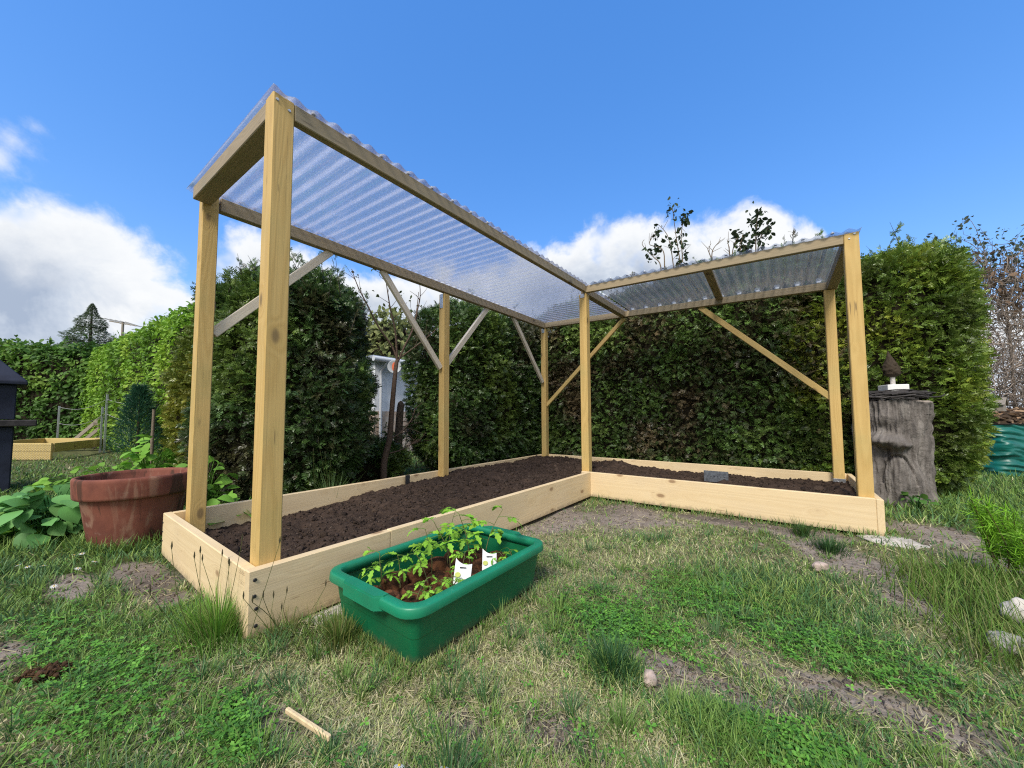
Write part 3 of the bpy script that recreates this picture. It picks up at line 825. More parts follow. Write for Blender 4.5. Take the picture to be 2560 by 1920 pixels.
# seed packet labels: white cards stuck among the pots
M['card'] = plain_mat('white_card', (.80, .81, .84), .55, 0, (.74, .75, .78), 30)
M['mark'] = plain_mat('printed_leaf', (.55, .60, .16), .6)
def packet(label, x, y, z, rz, tilt, wd=.062, hg=.085):
    t = thing('seed_label', label, 'plant label', (x, y, z)); t.rotation_euler = (tilt, .10, rz)
    bm = bmesh.new(); n = 10
    fr_, bk = [], []
    pts = [(-wd / 2, 0), (wd / 2, 0)] + [(wd / 2 - wd * k / n, hg * (.80 + .28 * (k / n - .45) ** 2 + .16 * (k / n) ** 3)) for k in range(n + 1)]
    fr_ = [bm.verts.new((a, -.0006 + .01 * (a / wd) ** 2, b)) for a, b in pts]; bk = [bm.verts.new((a, .0006 + .01 * (a / wd) ** 2, b)) for a, b in pts]
    bm.faces.new(fr_); bm.faces.new(bk[::-1])
    for k in range(len(pts)):
        k2 = (k + 1) % len(pts); bm.faces.new((fr_[k2], fr_[k], bk[k], bk[k2]))
    obj_bm('card', bm, M['card'], t)
    bm = bmesh.new(); add_box(bm, (-.012, -.003, hg * .66), (.010, .003, hg * .66 + .003)); obj_bm('slot', bm, M['black'], t)
    bm = bmesh.new(); bmesh.ops.create_circle(bm, cap_ends=True, segments=12, radius=.008)
    for v in bm.verts: v.co = Vector((v.co.x * 1.2 - .016, -.0018, v.co.y + .03))
    r2 = bmesh.ops.extrude_face_region(bm, geom=bm.faces[:]); bmesh.ops.translate(bm, verts=[q for q in r2['geom'] if isinstance(q, bmesh.types.BMVert)], vec=(0, .001, 0))
    obj_bm('printed_leaf', bm, M['mark'], t)
packet('white plant label card with a yellow leaf mark nearest the tub corner', .452, .475, .118, R(38), R(-18), .058, .078)
packet('white plant label card farther along the tub rim behind the other card', .458, .615, .115, R(50), R(-24), .054, .076)

# ------------------------------------------------------------------ terracotta pot
def terracotta():
    m, t, o = base_mat('terracotta')
    tcn = t.node('ShaderNodeTexCoord'); p = tcn.outputs['Object']
    n_ = t.noise(p, 7, 6, .62); n2_ = t.noise(p, 30, 5, .6)
    sp = t.node('ShaderNodeVectorMath', operation='MULTIPLY', inp={0: p, 1: (1, 1, .22)})
    st = t.noise(sp.outputs[0], 13, 5, .6, .6)
    c = t.mix(t.smooth(n_, .35, .65), (.215, .075, .050), (.140, .048, .034))
    c = t.mix(t.math('MULTIPLY', t.smooth(st, .54, .66), .55), c, (.32, .19, .13))
    c = t.mix(t.math('MULTIPLY', t.smooth(n_, .60, .72), .6), c, (.34, .25, .19))
    c = t.mix(t.math('MULTIPLY', t.smooth(st, .46, .38), .8), c, (.055, .030, .020))
    bp = t.node('ShaderNodeBump', inp={'Strength': .3, 'Distance': .003, 'Height': n2_})
    bs = t.node('ShaderNodeBsdfPrincipled', inp={'Base Color': c, 'Roughness': .8, 'Normal': bp.outputs[0]})
    bs.inputs['Specular IOR Level'].default_value = .25
    t.l.new(bs.outputs[0], o.inputs[0]); return m
M['terra'] = terracotta()
pc = at(356, 2.10)
pot = thing('terracotta_pot', 'large weathered terracotta pot beside the near left end of the bed', 'plant pot', tuple(pc))
def rev(profile, n=64):
    bm = bmesh.new(); rings = [[bm.verts.new((r * math.cos(a), r * math.sin(a), z)) for a in np.linspace(0, 2 * math.pi, n, endpoint=False)] for r, z in profile]
    for a, b in zip(rings, rings[1:]):
        for k in range(n):
            k2 = (k + 1) % n; bm.faces.new((a[k], a[k2], b[k2], b[k]))
    return bm, rings
bm, rg = rev([(0.1715, -.02), (0.1764, .0), (0.1876, .06), (0.2030, .15), (0.2184, .236), (0.2212, .24), (0.2100, .242)])
bm.faces.new(rg[0][::-1]); obj_bm('body', bm, M['terra'], pot, True)
bm, rg = rev([(0.2100, .236), (0.2366, .236), (0.2422, .240), (0.2450, .25), (0.2492, .318), (0.2492, .328), (0.2450, .336), (0.2366, .338), (0.2296, .334), (0.2254, .322), (0.2100, .20), (0.2072, .20), (0.2100, .236)])
obj_bm('rim', bm, M['terra'], pot, True)
B = Bulk(); th_ = np.linspace(0, 2 * np.pi, 49)[:-1]; rr = np.linspace(0.002, .218, 24)
Rr, Th = np.meshgrid(rr, th_, indexing='ij'); X = Rr * np.cos(Th); Y = Rr * np.sin(Th)
Zs = .283 + (fbm2(X + 3, Y, 16, 4, 41) - .5) * .05 + .02 * X / .3
i_ = np.arange(X.size).reshape(X.shape); i2 = np.concatenate([i_, i_[:, :1]], 1)
B.add(np.stack([X, Y, Zs], -1), np.stack([i2[:-1, :-1], i2[1:, :-1], i2[1:, 1:], i2[:-1, 1:]], -1), (.035, .022, .018))
ps = B.build('potting_soil', M['soil'], smooth=True); ps.location = tuple(pc); ps.scale = (1, 1, 1.11); pot.scale = (1, 1, 1.11)
tag(ps, 'dark potting soil filling the terracotta pot', 'soil', kind='stuff')

# ------------------------------------------------------------------ masonry barbecue at the left edge
M['navy'] = plain_mat('dark_blue_paint', (.020, .026, .050), .7, 0, (.014, .018, .036), 9, .35, .006, .3)
M['slab'] = plain_mat('dark_slab', (.060, .054, .056), .8, 0, (.035, .032, .034), 15, .4, .006, .2)
ry_ = fnorm(FWD - RIGHT * 1.375); rxx = np.array([ry_[1], -ry_[0], 0])
cc = at(45, 3.45) - rxx * .37 + ry_ * .30
bbq = thing('garden_barbecue', 'dark blue masonry barbecue with sloping hood, at the left edge', 'barbecue', tuple(cc), math.atan2(rxx[1], rxx[0]))
bm = bmesh.new()
for x0, x1 in ((-.36, -.27), (.27, .36)): add_box(bm, (x0, -.30, 0), (x1, .30, .62), .008)
add_box(bm, (-.268, .20, 0), (.268, .298, .615), .004)
add_box(bm, (-.268, -.28, .30), (.268, .195, .36), .004)
obj_bm('base', bm, M['navy'], bbq)
bm = bmesh.new(); add_box(bm, (-.44, -.36, .622), (.49, .34, .685), .008); obj_bm('shelf', bm, M['slab'], bbq)
bm = bmesh.new(); add_box(bm, (-.36, -.30, .688), (-.28, .30, 1.02), .006); add_box(bm, (.05, -.298, .688), (.36, .298, 1.018), .006); add_box(bm, (-.278, .2, .688), (.048, .296, 1.018), .004); obj_bm('firebox', bm, M['navy'], bbq)
bm = bmesh.new()
lo_ = [bm.verts.new(c) for c in ((-.42, -.36, 1.022), (.42, -.36, 1.022), (.42, .36, 1.022), (-.42, .36, 1.022))]
md = [bm.verts.new((v.co.x, v.co.y, 1.055)) for v in lo_]
hi_ = [bm.verts.new(c) for c in ((-.14, -.12, 1.40), (.14, -.12, 1.40), (.14, .14, 1.40), (-.14, .14, 1.40))]
tp = [bm.verts.new((v.co.x, v.co.y, 1.85)) for v in hi_]
for a, b in ((lo_, md), (md, hi_), (hi_, tp)):
    for k in range(4): bm.faces.new((a[k], a[(k + 1) % 4], b[(k + 1) % 4], b[k]))
bm.faces.new(lo_[::-1]); bm.faces.new(tp); bmesh.ops.bevel(bm, geom=bm.edges[:], offset=.006, segments=1, affect='EDGES')
obj_bm('hood', bm, M['navy'], bbq)

# ------------------------------------------------------------------ far raised bed, pallet, wire fence, stake
a0 = np.array([-8.645, -.192, 0]); ul = np.array([-.823, -.568, 0]); ub = np.array([-.904, .428, 0])
fb = thing('small_raised_bed', 'distant low raised bed of yellow planks behind the barbecue', 'raised bed', tuple(a0))
def plank(p, d, ln, z0, z1, th=.03):
    d = np.array(d); q = p + d * ln
    o = stick('plank', Vector((*(p - a0)[:2], (z0 + z1) / 2)), Vector((*(q - a0)[:2], (z0 + z1) / 2)), th, z1 - z0, M['farwood'], (-d[1], d[0], 0), .003, fb)
plank(a0, ul, 1.5, .146, .286); plank(a0, ul, 1.5, .0, .142)
plank(a0 + ub * .033, ub, 1.85, .128, .284); plank(a0 + ul * 1.5 + ub * .033, ub, 1.85, .13, .284); plank(a0 + ub * 1.9 - ul * .0, ul, 1.5, .13, .284)
B = Bulk()
for k in range(9):
    z_ = .02 + .03 * k; s_ = np.linspace(0, 1.5, 60)
    pts = a0[None] * 0 + ul[None] * s_[:, None] + np.array([.012, -.024, 0])[None]; pts[:, 2] = z_ + .011 * np.where(np.arange(60) % 2, 1, -1)
    B.tube(pts, .0022, (.16, .16, .15), 4)
B.build('wire_mesh', M['twig'], fb)

pp = at(222, 7.9)
pal = thing('wooden_pallet', 'grey weathered slatted pallet leaning behind the distant raised bed', 'pallet', tuple(pp), math.atan2(RIGHT[1], RIGHT[0]))
for k in range(4):
    x0 = -.36 + .15 * k
    stick('slat', (x0 - .12, .05 * k, .05), (x0 + .62, .12 + .05 * k, .82 - .06 * k), .075, .02, M['oldwood'], (1, 0, -1), .002, pal)
for k in (.25, .75):
    stick('batten', (-.45 + .74 * k, .03, .05 + .74 * k), (.12 + .74 * k, .22, .0 + .60 * k), .06, .03, M['oldwood'], (1, 0, 1), .002, pal)

p1, p2 = at(268, 7.4), at(150, 8.4)
fen = thing('wire_fence', 'thin grey metal fence posts carrying slack wires before the left hedge', 'fence', tuple(p1))
for q, hh in ((p1, 1.2), (at(258, 7.5), .95), (p2, 1.0)):
    stick('post', Vector(q - p1), Vector(q - p1) + Vector((.02, 0, hh)), .035, .035, M['steel'], (1, 0, 0), .003, fen)
for z1, z2, z3 in ((1.10, .98, 1.05), (.8, .6, .7)):
    B = Bulk(); q0, q1, q2 = p2 - p1, np.zeros(3), at(398, 6.0) - p1
    s_ = np.linspace(0, 1, 16)[:, None]
    l1 = q0 * (1 - s_) + q1 * s_; l1[:, 2] = (z2 * (1 - s_) + z1 * s_)[:, 0] - .12 * np.sin(np.pi * s_[:, 0])
    l2 = q1 * (1 - s_) + q2 * s_; l2[:, 2] = (z1 * (1 - s_) + z3 * s_)[:, 0] - .10 * np.sin(np.pi * s_[:, 0])
    B.tube(np.vstack([l1, l2[1:]]), .004, (.35, .36, .36), 4); B.build('wire', M['twig'], fen)
ps_ = at(386, 4.2)
stk = thing('wooden_stake', 'thin grey wooden stake with a forked twig tied to it, left of the posts', 'stake', tuple(ps_))
B = Bulk(); B.tube([(0, 0, 0), (.005, 0, .4), (.012, 0, .80)], [.016, .016, .014], (.20, .16, .12), 7); B.build('pole', M['bark'], stk, True)
B = Bulk()
B.tube([(.012, 0, .66), (-.05, .01, .63), (-.12, .02, .60)], [.007, .006, .004], (.32, .28, .22), 5); B.tube([(-.02, .01, .65), (-.07, 0, .52), (-.11, 0, .40), (-.13, 0, .2)], [.006, .006, .005, .004], (.28, .24, .18), 5)
B.build('twig', M['twig'], stk)

# ------------------------------------------------------------------ foliage machinery
def spray_tpl(seed):
    """flat fan of scale-leaf twigs, tip along +Y"""
    r_ = np.random.default_rng(seed); v = []; f = []
    def diamond(p, d, ln, wd, z):
        d = d / np.linalg.norm(d); s = np.array([d[1], -d[0]]); n = len(v)
        for q in (p, p + d * ln * .45 + s * wd, p + d * ln, p + d * ln * .45 - s * wd): v.append((q[0], q[1], z - .22 * (q[1] ** 2) + .02 * r_.normal()))
        f.append((n, n + 1, n + 2, n + 3))
    diamond(np.array([0, 0.]), np.array([0, 1.]), 1, .05, 0)
    for i in range(9):
        t = .12 + .085 * i; sg = 1 if i % 2 else -1; ln = .52 * (1 - .62 * t) * r_.uniform(.8, 1.15); a = R(r_.uniform(36, 58)) * sg
        d = np.array([math.sin(a), math.cos(a)]); p = np.array([0, t]); diamond(p, d, ln, .055 * r_.uniform(.8, 1.3), .03 * r_.normal())
    return np.array(v), np.array(f)
SPRAYS = [spray_tpl(k) for k in range(5)]

def superell(n, half, e, r_, zc):
    q = r_.uniform(-1, 1, (n, 3)); k = r_.integers(0, 3, n)
    pr_ = np.array([half[1] * half[2], half[0] * half[2], half[0] * half[1]]); k = r_.choice(3, n, p=pr_ / pr_.sum())
    q[np.arange(n), k] = np.where(r_.random(n) < .5, -1, 1)
    q /= (np.abs(q) ** e).sum(1, keepdims=True) ** (1 / e)
    nrm = np.sign(q) * np.abs(q) ** (e - 1) / np.array(half); nrm = fnorm(nrm)
    return q, nrm

def hedge(name, label, cat, centre, rz, half, e, count, size, colfun, tpl='spray', mat='thuja', lump=.16, depth=.22, taper=0.0, core=(.020, .016, .009), up=.35, seed=1, group=None, topwisp=0, zlow=0.02, flat=.6, holes=0.0, topfun=None, corescale=.84, wispcol=None):
    r_ = np.random.default_rng(seed)
    t = thing(name, label, cat, tuple(centre), rz, group)
    ca, sa = math.cos(rz), math.sin(rz); Rz = np.array([[ca, -sa, 0], [sa, ca, 0], [0, 0, 1]])
    q, nrm = superell(count, half, e, r_, half[2])
    P = q * np.array(half)
    tp = 1 - taper * (P[:, 2:3] / half[2] * .5 + .5)
    P[:, :2] *= tp
    # lumps and hollows of the clipped face
    wp = P @ Rz.T + np.array(centre)
    lum = fbm(wp, 2.4, 3, seed) - .5; lum2 = fbm(wp, 7.0, 2, seed + 9) - .5
    P = P + nrm * (lum * lump * 2 + lum2 * lump * .9)[:, None]
    P = P - nrm * (r_.random(count) ** 1.8 * depth)[:, None]
    P[:, 2] += half[2]
    if topfun is not None: P[:, 2] *= topfun(P[:, 0])
    Wp = P @ Rz.T + np.array(centre)
    Wn = nrm @ Rz.T
    tocam = fnorm(np.array([CAM[0], CAM[1], CAM[2]]) - Wp)
    face = (Wn * tocam).sum(1)
    keep = ((face > -.35) | (r_.random(count) < .2)) & (P[:, 2] > zlow)
    if holes: keep &= ~((fbm(wp, 5.0, 2, seed + 31) > .62) & (r_.random(count) < holes))
    P, nrm, wp = P[keep], nrm[keep], Wp[keep]
    n = len(P)
    dirv = nrm * r_.uniform(.5, 1.1, (n, 1)) + np.array([0, 0, up]) + r_.normal(size=(n, 3)) * .45
    if tpl == 'spray':
        nz = r_.normal(size=(n, 3)) * flat + np.array([0, 0, .6]) + nrm * .5
    else:
        nz = r_.normal(size=(n, 3)) * .45 + nrm * .7 + np.array([0, 0, .5]); dirv = dirv + np.array([0, 0, -.9]) + r_.normal(size=(n, 3)) * .5
    F = frames(dirv, nz)
    C = colfun(wp, r_, n)
    S = size * r_.uniform(.6, 1.35, n)
    B = Bulk()
    if tpl == 'spray':
        ks = r_.integers(0, len(SPRAYS), n)
        for k in range(len(SPRAYS)):
            m_ = ks == k; B.scatter(*SPRAYS[k], P[m_] , F[m_], S[m_], C[m_])
    else:
        B.scatter(*tpl, P, F, S, C)
    if topwisp:
        x = r_.uniform(-half[0] * .9, half[0] * .9, topwisp); y = r_.uniform(-half[1] * .8, half[1] * .8, topwisp)
        tz = (1 - (np.abs(x / half[0]) ** e + np.abs(y / half[1]) ** e)).clip(0, 1) ** (1 / e) * half[2] + half[2]
        if topfun is not None: tz = tz * topfun(x)
        for i in range(topwisp):
            ln = r_.uniform(.05, .24) * (1 + .5 * (r_.random() > .9)); d = np.array([r_.normal() * .3, r_.normal() * .3, 1.]); b0 = np.array([x[i], y[i], tz[i] - .10])
            k = np.linspace(0, 1, 4)[:, None]; pts = b0 + d * (ln + .10) * k
            B.tube(pts, [.004, .003, .002, .001], (.08, .06, .04), 4)
            m_ = int(4 + ln * 40); tt = r_.random(m_)[:, None]; pp_ = b0 + d * (ln + .10) * tt
            cc_ = colfun(pp_ @ Rz.T + np.array(centre), r_, m_) if wispcol is None else np.tile(wispcol, (m_, 1)) * r_.uniform(.7, 1.3, (m_, 1))
            fr2 = frames(r_.normal(size=(m_, 3)) * .6 + d, r_.normal(size=(m_, 3)))
            if tpl == 'spray': B.scatter(*SPRAYS[i % 5], pp_, fr2, size * r_.uniform(.5, .9, m_), cc_)
            else: B.scatter(*tpl, pp_, fr2, size * r_.uniform(.5, .9, m_), cc_)
    B.build('foliage', M[mat], t, False)
    # solid dark core added inside the leaves to block the view through
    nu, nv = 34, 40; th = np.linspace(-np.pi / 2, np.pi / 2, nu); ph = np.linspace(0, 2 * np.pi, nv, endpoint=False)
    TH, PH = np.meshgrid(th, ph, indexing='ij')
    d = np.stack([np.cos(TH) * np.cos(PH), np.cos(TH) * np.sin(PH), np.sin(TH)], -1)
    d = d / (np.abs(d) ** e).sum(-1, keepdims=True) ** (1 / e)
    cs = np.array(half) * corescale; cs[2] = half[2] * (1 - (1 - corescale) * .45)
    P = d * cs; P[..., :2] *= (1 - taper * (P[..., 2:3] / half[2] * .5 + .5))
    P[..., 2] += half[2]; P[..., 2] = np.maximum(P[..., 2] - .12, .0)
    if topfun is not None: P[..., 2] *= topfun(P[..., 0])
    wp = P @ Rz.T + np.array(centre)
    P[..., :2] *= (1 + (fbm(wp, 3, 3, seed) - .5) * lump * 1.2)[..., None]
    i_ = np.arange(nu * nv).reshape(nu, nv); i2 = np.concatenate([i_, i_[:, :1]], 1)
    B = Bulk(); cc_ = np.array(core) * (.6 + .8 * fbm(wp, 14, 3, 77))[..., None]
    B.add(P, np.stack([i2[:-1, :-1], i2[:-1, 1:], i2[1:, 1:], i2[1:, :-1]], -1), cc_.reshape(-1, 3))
    B.build('dark_core', M['bark'], t, True)
    return t

def palette(cols, scale, seed, jit=.25, patch=1.0):
    """clumps of natural leaf colours: neighbours share a hue"""
    cols = np.array(cols)
    def f(p, r_, n):
        k = np.clip(.5 + (fbm(p, scale, 3, seed) - .5) * 2.6 * patch + r_.normal(size=n) * .16, 0, .9999) * (len(cols) - 1)
        i = k.astype(int); fr_ = (k - i)[:, None]
        return (cols[i] * (1 - fr_) + cols[i + 1] * fr_) * r_.uniform(1 - jit, 1 + jit, (n, 1))
    return f

BROWN = (.075, .048, .026)
back_pal = palette([(.19, .145, .075), (.125, .13, .055), (.095, .135, .042), (.105, .195, .045), (.16, .265, .056), (.22, .31, .075)], 2.3, 51, .5)
fresh_pal = palette([(0.104, 0.146, 0.032), (0.134, 0.226, 0.037), (0.220, 0.305, 0.044), (0.329, 0.378, 0.055)], 2.0, 52, .35)
dark_pal = palette([(0.076, 0.076, 0.033), (0.051, 0.101, 0.030), (0.076, 0.147, 0.034), (0.142, 0.213, 0.041)], 1.9, 53, .4)
gold_pal = palette([(0.132, 0.180, 0.029), (0.216, 0.240, 0.034), (0.288, 0.276, 0.041), (0.168, 0.216, 0.036)], 1.8, 54)

# long hedge behind the short arm, then its rounded fresher end
hedge('thuja_hedge', 'long dark thuja hedge with brownish patches behind the short arm of the bed', 'hedge', (.05, 4.62, 0), 0, (1.97, .60, 1.22), 7, 76000, .074, back_pal, seed=11, topwisp=70, lump=.11, up=.0, flat=.7, topfun=lambda x: .93 + .06 * np.clip((x + 1.7) / 2.0, 0, 1) )
hedge('thuja_bush', 'rounded fresh green thuja at the right end of the dark hedge behind the tree stump', 'bush', (2.02, 4.66, 0), 0, (.68, .66, 1.12), 4.8, 42000, .068, fresh_pal, seed=12, topwisp=26, lump=.12, up=.25)
hedge('thuja_bush', 'dark green thuja between the bare tree and the back corner post', 'bush', (-2.06, 3.42, 0), 0, (.60, 1.06, 1.07), 4.0, 38000, .072, dark_pal, seed=13, topwisp=26, lump=.13, up=.1)
hedge('thuja_bush', 'broad dark green thuja behind the near left posts, left of the bare tree', 'bush', tuple(at(735, 3.32)), .9, (.60, .60, .985), 3.2, 36000, .072, dark_pal, seed=14, topwisp=70, lump=.18, up=.1)
hedge('golden_thuja', 'olive gold thuja between the bright hedge and the near left post', 'bush', tuple(at(612, 3.85)), .5, (.44, .42, .99), 3.2, 18000, .07, gold_pal, seed=15, topwisp=14, lump=.12, up=.3)

hedge('golden_thuja', 'lower olive gold thuja left of the near left post, before the bright hedge', 'bush', tuple(at(530, 3.9)), .5, (.28, .30, .70), 3.0, 7000, .08, gold_pal, seed=25, topwisp=10, lump=.12, up=.3)
# sparse dark conifer tips rising behind the golden thuja
hedge('juniper_bush', 'grey green feathery conifer tips showing above the thujas by the near posts', 'bush', tuple(at(650, 4.75)), .5, (.42, .40, 1.22), 2.6, 2200, .15, palette([(.03, .045, .02), (.05, .06, .03), (.07, .075, .04)], 2, 60), seed=16, topwisp=40, lump=.2, depth=.35, up=.9)

# left: dark broadleaf hedge far off, bright clipped hedge running towards the camera
beech = palette([(.045, .10, .020), (.075, .17, .028), (.12, .24, .035), (.18, .28, .05)], 1.1, 55)
hedge('beech_hedge', 'dark broadleaved hedge across the far left behind the barbecue', 'hedge', tuple(at(60, 9.5)), math.atan2(RIGHT[1], RIGHT[0]), (2.6, .55, 1.32), 6, 24000, .10, beech, tpl=LEAF, mat='foliage', seed=17, topwisp=40, lump=.16, holes=.5)
bright = palette([(.10, .20, .022), (.16, .32, .03), (.22, .40, .038), (.28, .43, .05)], 1.5, 56)
e0, e1 = at(196, 9.7), at(512, 4.5); q_ = fnorm(np.array([-(e1 - e0)[1], (e1 - e0)[0], 0])); q_ = q_ if q_ @ FWD > 0 else -q_; e0 = e0 + q_ * .5; e1 = e1 + q_ * .5; dv = e1 - e0; ln_ = np.linalg.norm(dv[:2])
hedge('clipped_hedge', 'bright green clipped hedge running in from the far left', 'hedge', tuple((e0 + e1) / 2), math.atan2(dv[1], dv[0]), (ln_ / 2, .50, 1.17), 7, 50000, .060, bright, tpl=LEAF, mat='foliage', seed=18, topwisp=60, lump=.13, depth=.18, topfun=lambda x: 1.06 - .03 * (x / ln_ + .5))

# small blue pine before the bright hedge
pn = at(350, 5.3)
pine = thing('young_pine', 'small blue green young pine in front of the bright hedge', 'pine', tuple(pn))
B = Bulk(); B.tube([(0, 0, 0), (0, 0, .6), (0, 0, 1.12)], [.022, .016, .006], (.08, .06, .04), 6); B.build('trunk', M['bark'], pine, True)
r_ = np.random.default_rng(31); n = 5200
zz = r_.random(n) ** .8; rad = .30 * (1 - zz) ** .8 + .03; a = r_.uniform(0, 6.283, n); q = r_.random(n) ** .5
P = np.stack([np.cos(a) * rad * q, np.sin(a) * rad * q, .18 + .98 * zz], -1)
dv_ = np.stack([np.cos(a), np.sin(a), np.full(n, .9)], -1) + r_.normal(size=(n, 3)) * .5
ndl = np.array([(-.04, 0, 0), (.04, 0, 0), (.012, 1, 0), (-.012, 1, 0)])
B = Bulk(); B.scatter(ndl, fibf, P, frames(dv_, r_.normal(size=(n, 3))), r_.uniform(.05, .11, n), np.array([.035, .115, .065]) * r_.uniform(.5, 1.4, (n, 1)))
B.build('needles', M['thuja'], pine)

# far spruce and the antenna above the left hedges
sp = at(217, 25.0)
spr = thing('spruce_tree', 'dark conical spruce rising far behind the left hedge', 'tree', tuple(sp))
B = Bulk(); B.tube([(0, 0, 0), (0, 0, 5), (0, 0, 8.7)], [.22, .13, .03], (.06, .045, .03), 8); B.build('trunk', M['bark'], spr, True)
n = 9000; zz = r_.random(n) ** .62; rad = np.minimum(4.4 * (1 - zz) ** .95, 2.8) * (.82 + .18 * np.sin(zz * 46)); a = r_.uniform(0, 6.283, n); q = r_.random(n) ** .35
P = np.stack([np.cos(a) * rad * q, np.sin(a) * rad * q, 1.0 + 7.85 * zz - .12 * rad * q], -1)
dv_ = np.stack([np.cos(a), np.sin(a), np.full(n, .05)], -1) + r_.normal(size=(n, 3)) * .35
B = Bulk(); B.scatter(*SPRAYS[0], P, frames(dv_, r_.normal(size=(n, 3)) * .4 + np.array([0, 0, 1.])), r_.uniform(.5, 1.0, n) * (.10 + .55 * (1 - zz)), np.array([.11, .155, .08]) * r_.uniform(.5, 1.5, (n, 1)))
B.build('crown', M['thuja'], spr)
an = at(297, 14.0)
ant = thing('tv_antenna', 'thin dark aerial with slanting rods on a mast behind the left hedge', 'antenna', tuple(an), math.atan2(RIGHT[1], RIGHT[0]))
stick('mast', (0, 0, 0), (0, 0, 4.52), .06, .06, M['oldwood'], (1, 0, 0), .005, ant)
stick('boom', (-.55, 0, 4.56), (.56, 0, 4.36), .03, .03, M['oldwood'], (0, 1, 0), .003, ant)
for k in range(6):
    x0 = -.5 + .2 * k; z0 = 4.56 - .2 * (x0 + .55) / 1.1
    stick('rod', (x0 - .12, -.28, z0 + .09), (x0 + .12, .28, z0 - .02), .014, .014, M['oldwood'], (0, 0, 1), .002, ant)

# pale loose tree far beyond the gap
pb = at(975, 9.5)
hedge('pale_bush', 'pale yellow green tree in the distance above the white shed', 'tree', tuple(pb), 0, (1.0, 1.0, 1.72), 2.3, 3800, .17, palette([(.16, .19, .07), (.22, .25, .09), (.27, .28, .12)], 2, 61), tpl=LEAF, mat='foliage', seed=19, topwisp=50, lump=.3, depth=.5)

# ------------------------------------------------------------------ bare young tree in the gap, old trunk behind it
TB = (-1.9, 1.74, 0)
tree = thing('bare_tree', 'thin nearly bare young tree with forked twigs between the two dark thujas', 'tree', TB)
def curve(pts, n=14):
    p = np.array(pts, float); t = np.linspace(0, len(p) - 1, n); i = np.clip(t.astype(int), 0, len(p) - 2); f = (t - i)[:, None]
    p0 = p[np.maximum(i - 1, 0)]; p1_ = p[i]; p2_ = p[i + 1]; p3 = p[np.minimum(i + 2, len(p) - 1)]
    return .5 * (2 * p1_ + (p2_ - p0) * f + (2 * p0 - 5 * p1_ + 4 * p2_ - p3) * f ** 2 + (3 * p1_ - p0 - 3 * p2_ + p3) * f ** 3)
def rel(yz, dx=0.0): return [(dx * k / max(1, len(yz) - 1), y - TB[1], z) for k, (y, z) in enumerate(yz)]
BK = (.115, .080, .060)
B = Bulk(); tk = curve([(0, 0, -.02), (0, 0, .24), (.01, .05, .47), (.0, .08, .75), (.01, .10, 1.06), (0, .13, 1.27), (0, .15, 1.30)], 20)
B.tube(tk, np.linspace(.036, .017, 20), BK, 9); B.build('trunk', M['bark'], tree, True)
brs = [([(1.88, 1.29), (1.83, 1.44), (1.68, 1.62), (1.56, 1.83), (1.47, 1.99), (1.41, 2.16)], -.1, .013), ([(1.88, 1.30), (1.83, 1.6), (1.75, 1.79), (1.69, 1.97), (1.63, 2.16)], .12, .012),
       ([(1.89, 1.29), (1.96, 1.47), (2.04, 1.64), (2.09, 1.88), (2.11, 2.04), (2.08, 2.22)], .1, .012), ([(1.89, 1.30), (2.06, 1.59), (2.16, 1.8), (2.22, 1.98), (2.27, 2.18)], -.15, .011),
       ([(1.90, 1.32), (2.06, 1.46), (2.29, 1.67), (2.40, 1.84)], .15, .009), ([(1.79, .47), (1.90, .53), (2.01, .67), (2.03, .80)], .12, .010), ([(1.77, .32), (1.92, .36), (2.10, .46)], .1, .008)]
r_ = np.random.default_rng(5); LV = Bulk()
for yz, dx, r0 in brs:
    B = Bulk(); p = curve(rel(yz, dx), 16); B.tube(p, np.linspace(r0, .003, 16), BK, 6)
    for k in range(7):
        i = r_.integers(5, 15); d = r_.normal(size=3) * [.6, 1, .5] + [0, 0, .8]; d /= np.linalg.norm(d); ln = r_.uniform(.06, .22)
        q = curve([p[i], p[i] + d * ln * .5 + r_.normal(size=3) * .012, p[i] + d * ln + np.array([0, 0, .03])], 6); B.tube(q, np.linspace(.0035, .0015, 6), BK, 4)
        if r_.random() < .35 and yz[0][1] > 1:
            m_ = 4; LV.scatter(*LEAF, q[-1] + r_.normal(size=(m_, 3)) * .02, frames(r_.normal(size=(m_, 3)), r_.normal(size=(m_, 3))), r_.uniform(.02, .045, m_), np.array([.07, .10, .03]) * r_.uniform(.6, 1.3, (m_, 1)))
    B.build('branch', M['bark'], tree, True)
LV.build('leaves', M['foliage'], tree)
ot = thing('old_trunk', 'thick ivy-dark cut trunk close behind the bare young tree', 'tree trunk', (-2.25, 2.16, 0))
B = Bulk(); B.tube(curve([(0, 0, 0), (.01, -.01, .4), (.0, .02, .8), (.02, .03, .86)], 12), [.07, .06, .052, .048, .045, .043, .042, .041, .04, .04, .038, .03], (.10, .078, .060), 10); B.build('trunk', M['bark'], ot, True)
B = Bulk()
for k in range(46):
    p0 = np.array([r_.normal() * .12, r_.normal() * .2, r_.uniform(.02, .6)]); d = r_.normal(size=3) * [.5, 1, .7] + [.3, 0, .3]; d /= np.linalg.norm(d)
    B.tube(curve([p0, p0 + d * .12 + r_.normal(size=3) * .03, p0 + d * r_.uniform(.2, .42)], 6), np.linspace(.004, .0015, 6), (.085, .06, .045), 4)
B.build('dead_twigs', M['twig'], ot)

hedge('low_thuja', 'low straggly dark conifer growth at the foot of the bare tree', 'bush', (-2.30, 1.92, 0), .6, (.30, .34, .20), 2.4, 4200, .07, dark_pal, seed=41, topwisp=26, lump=.25, depth=.25, up=.3)
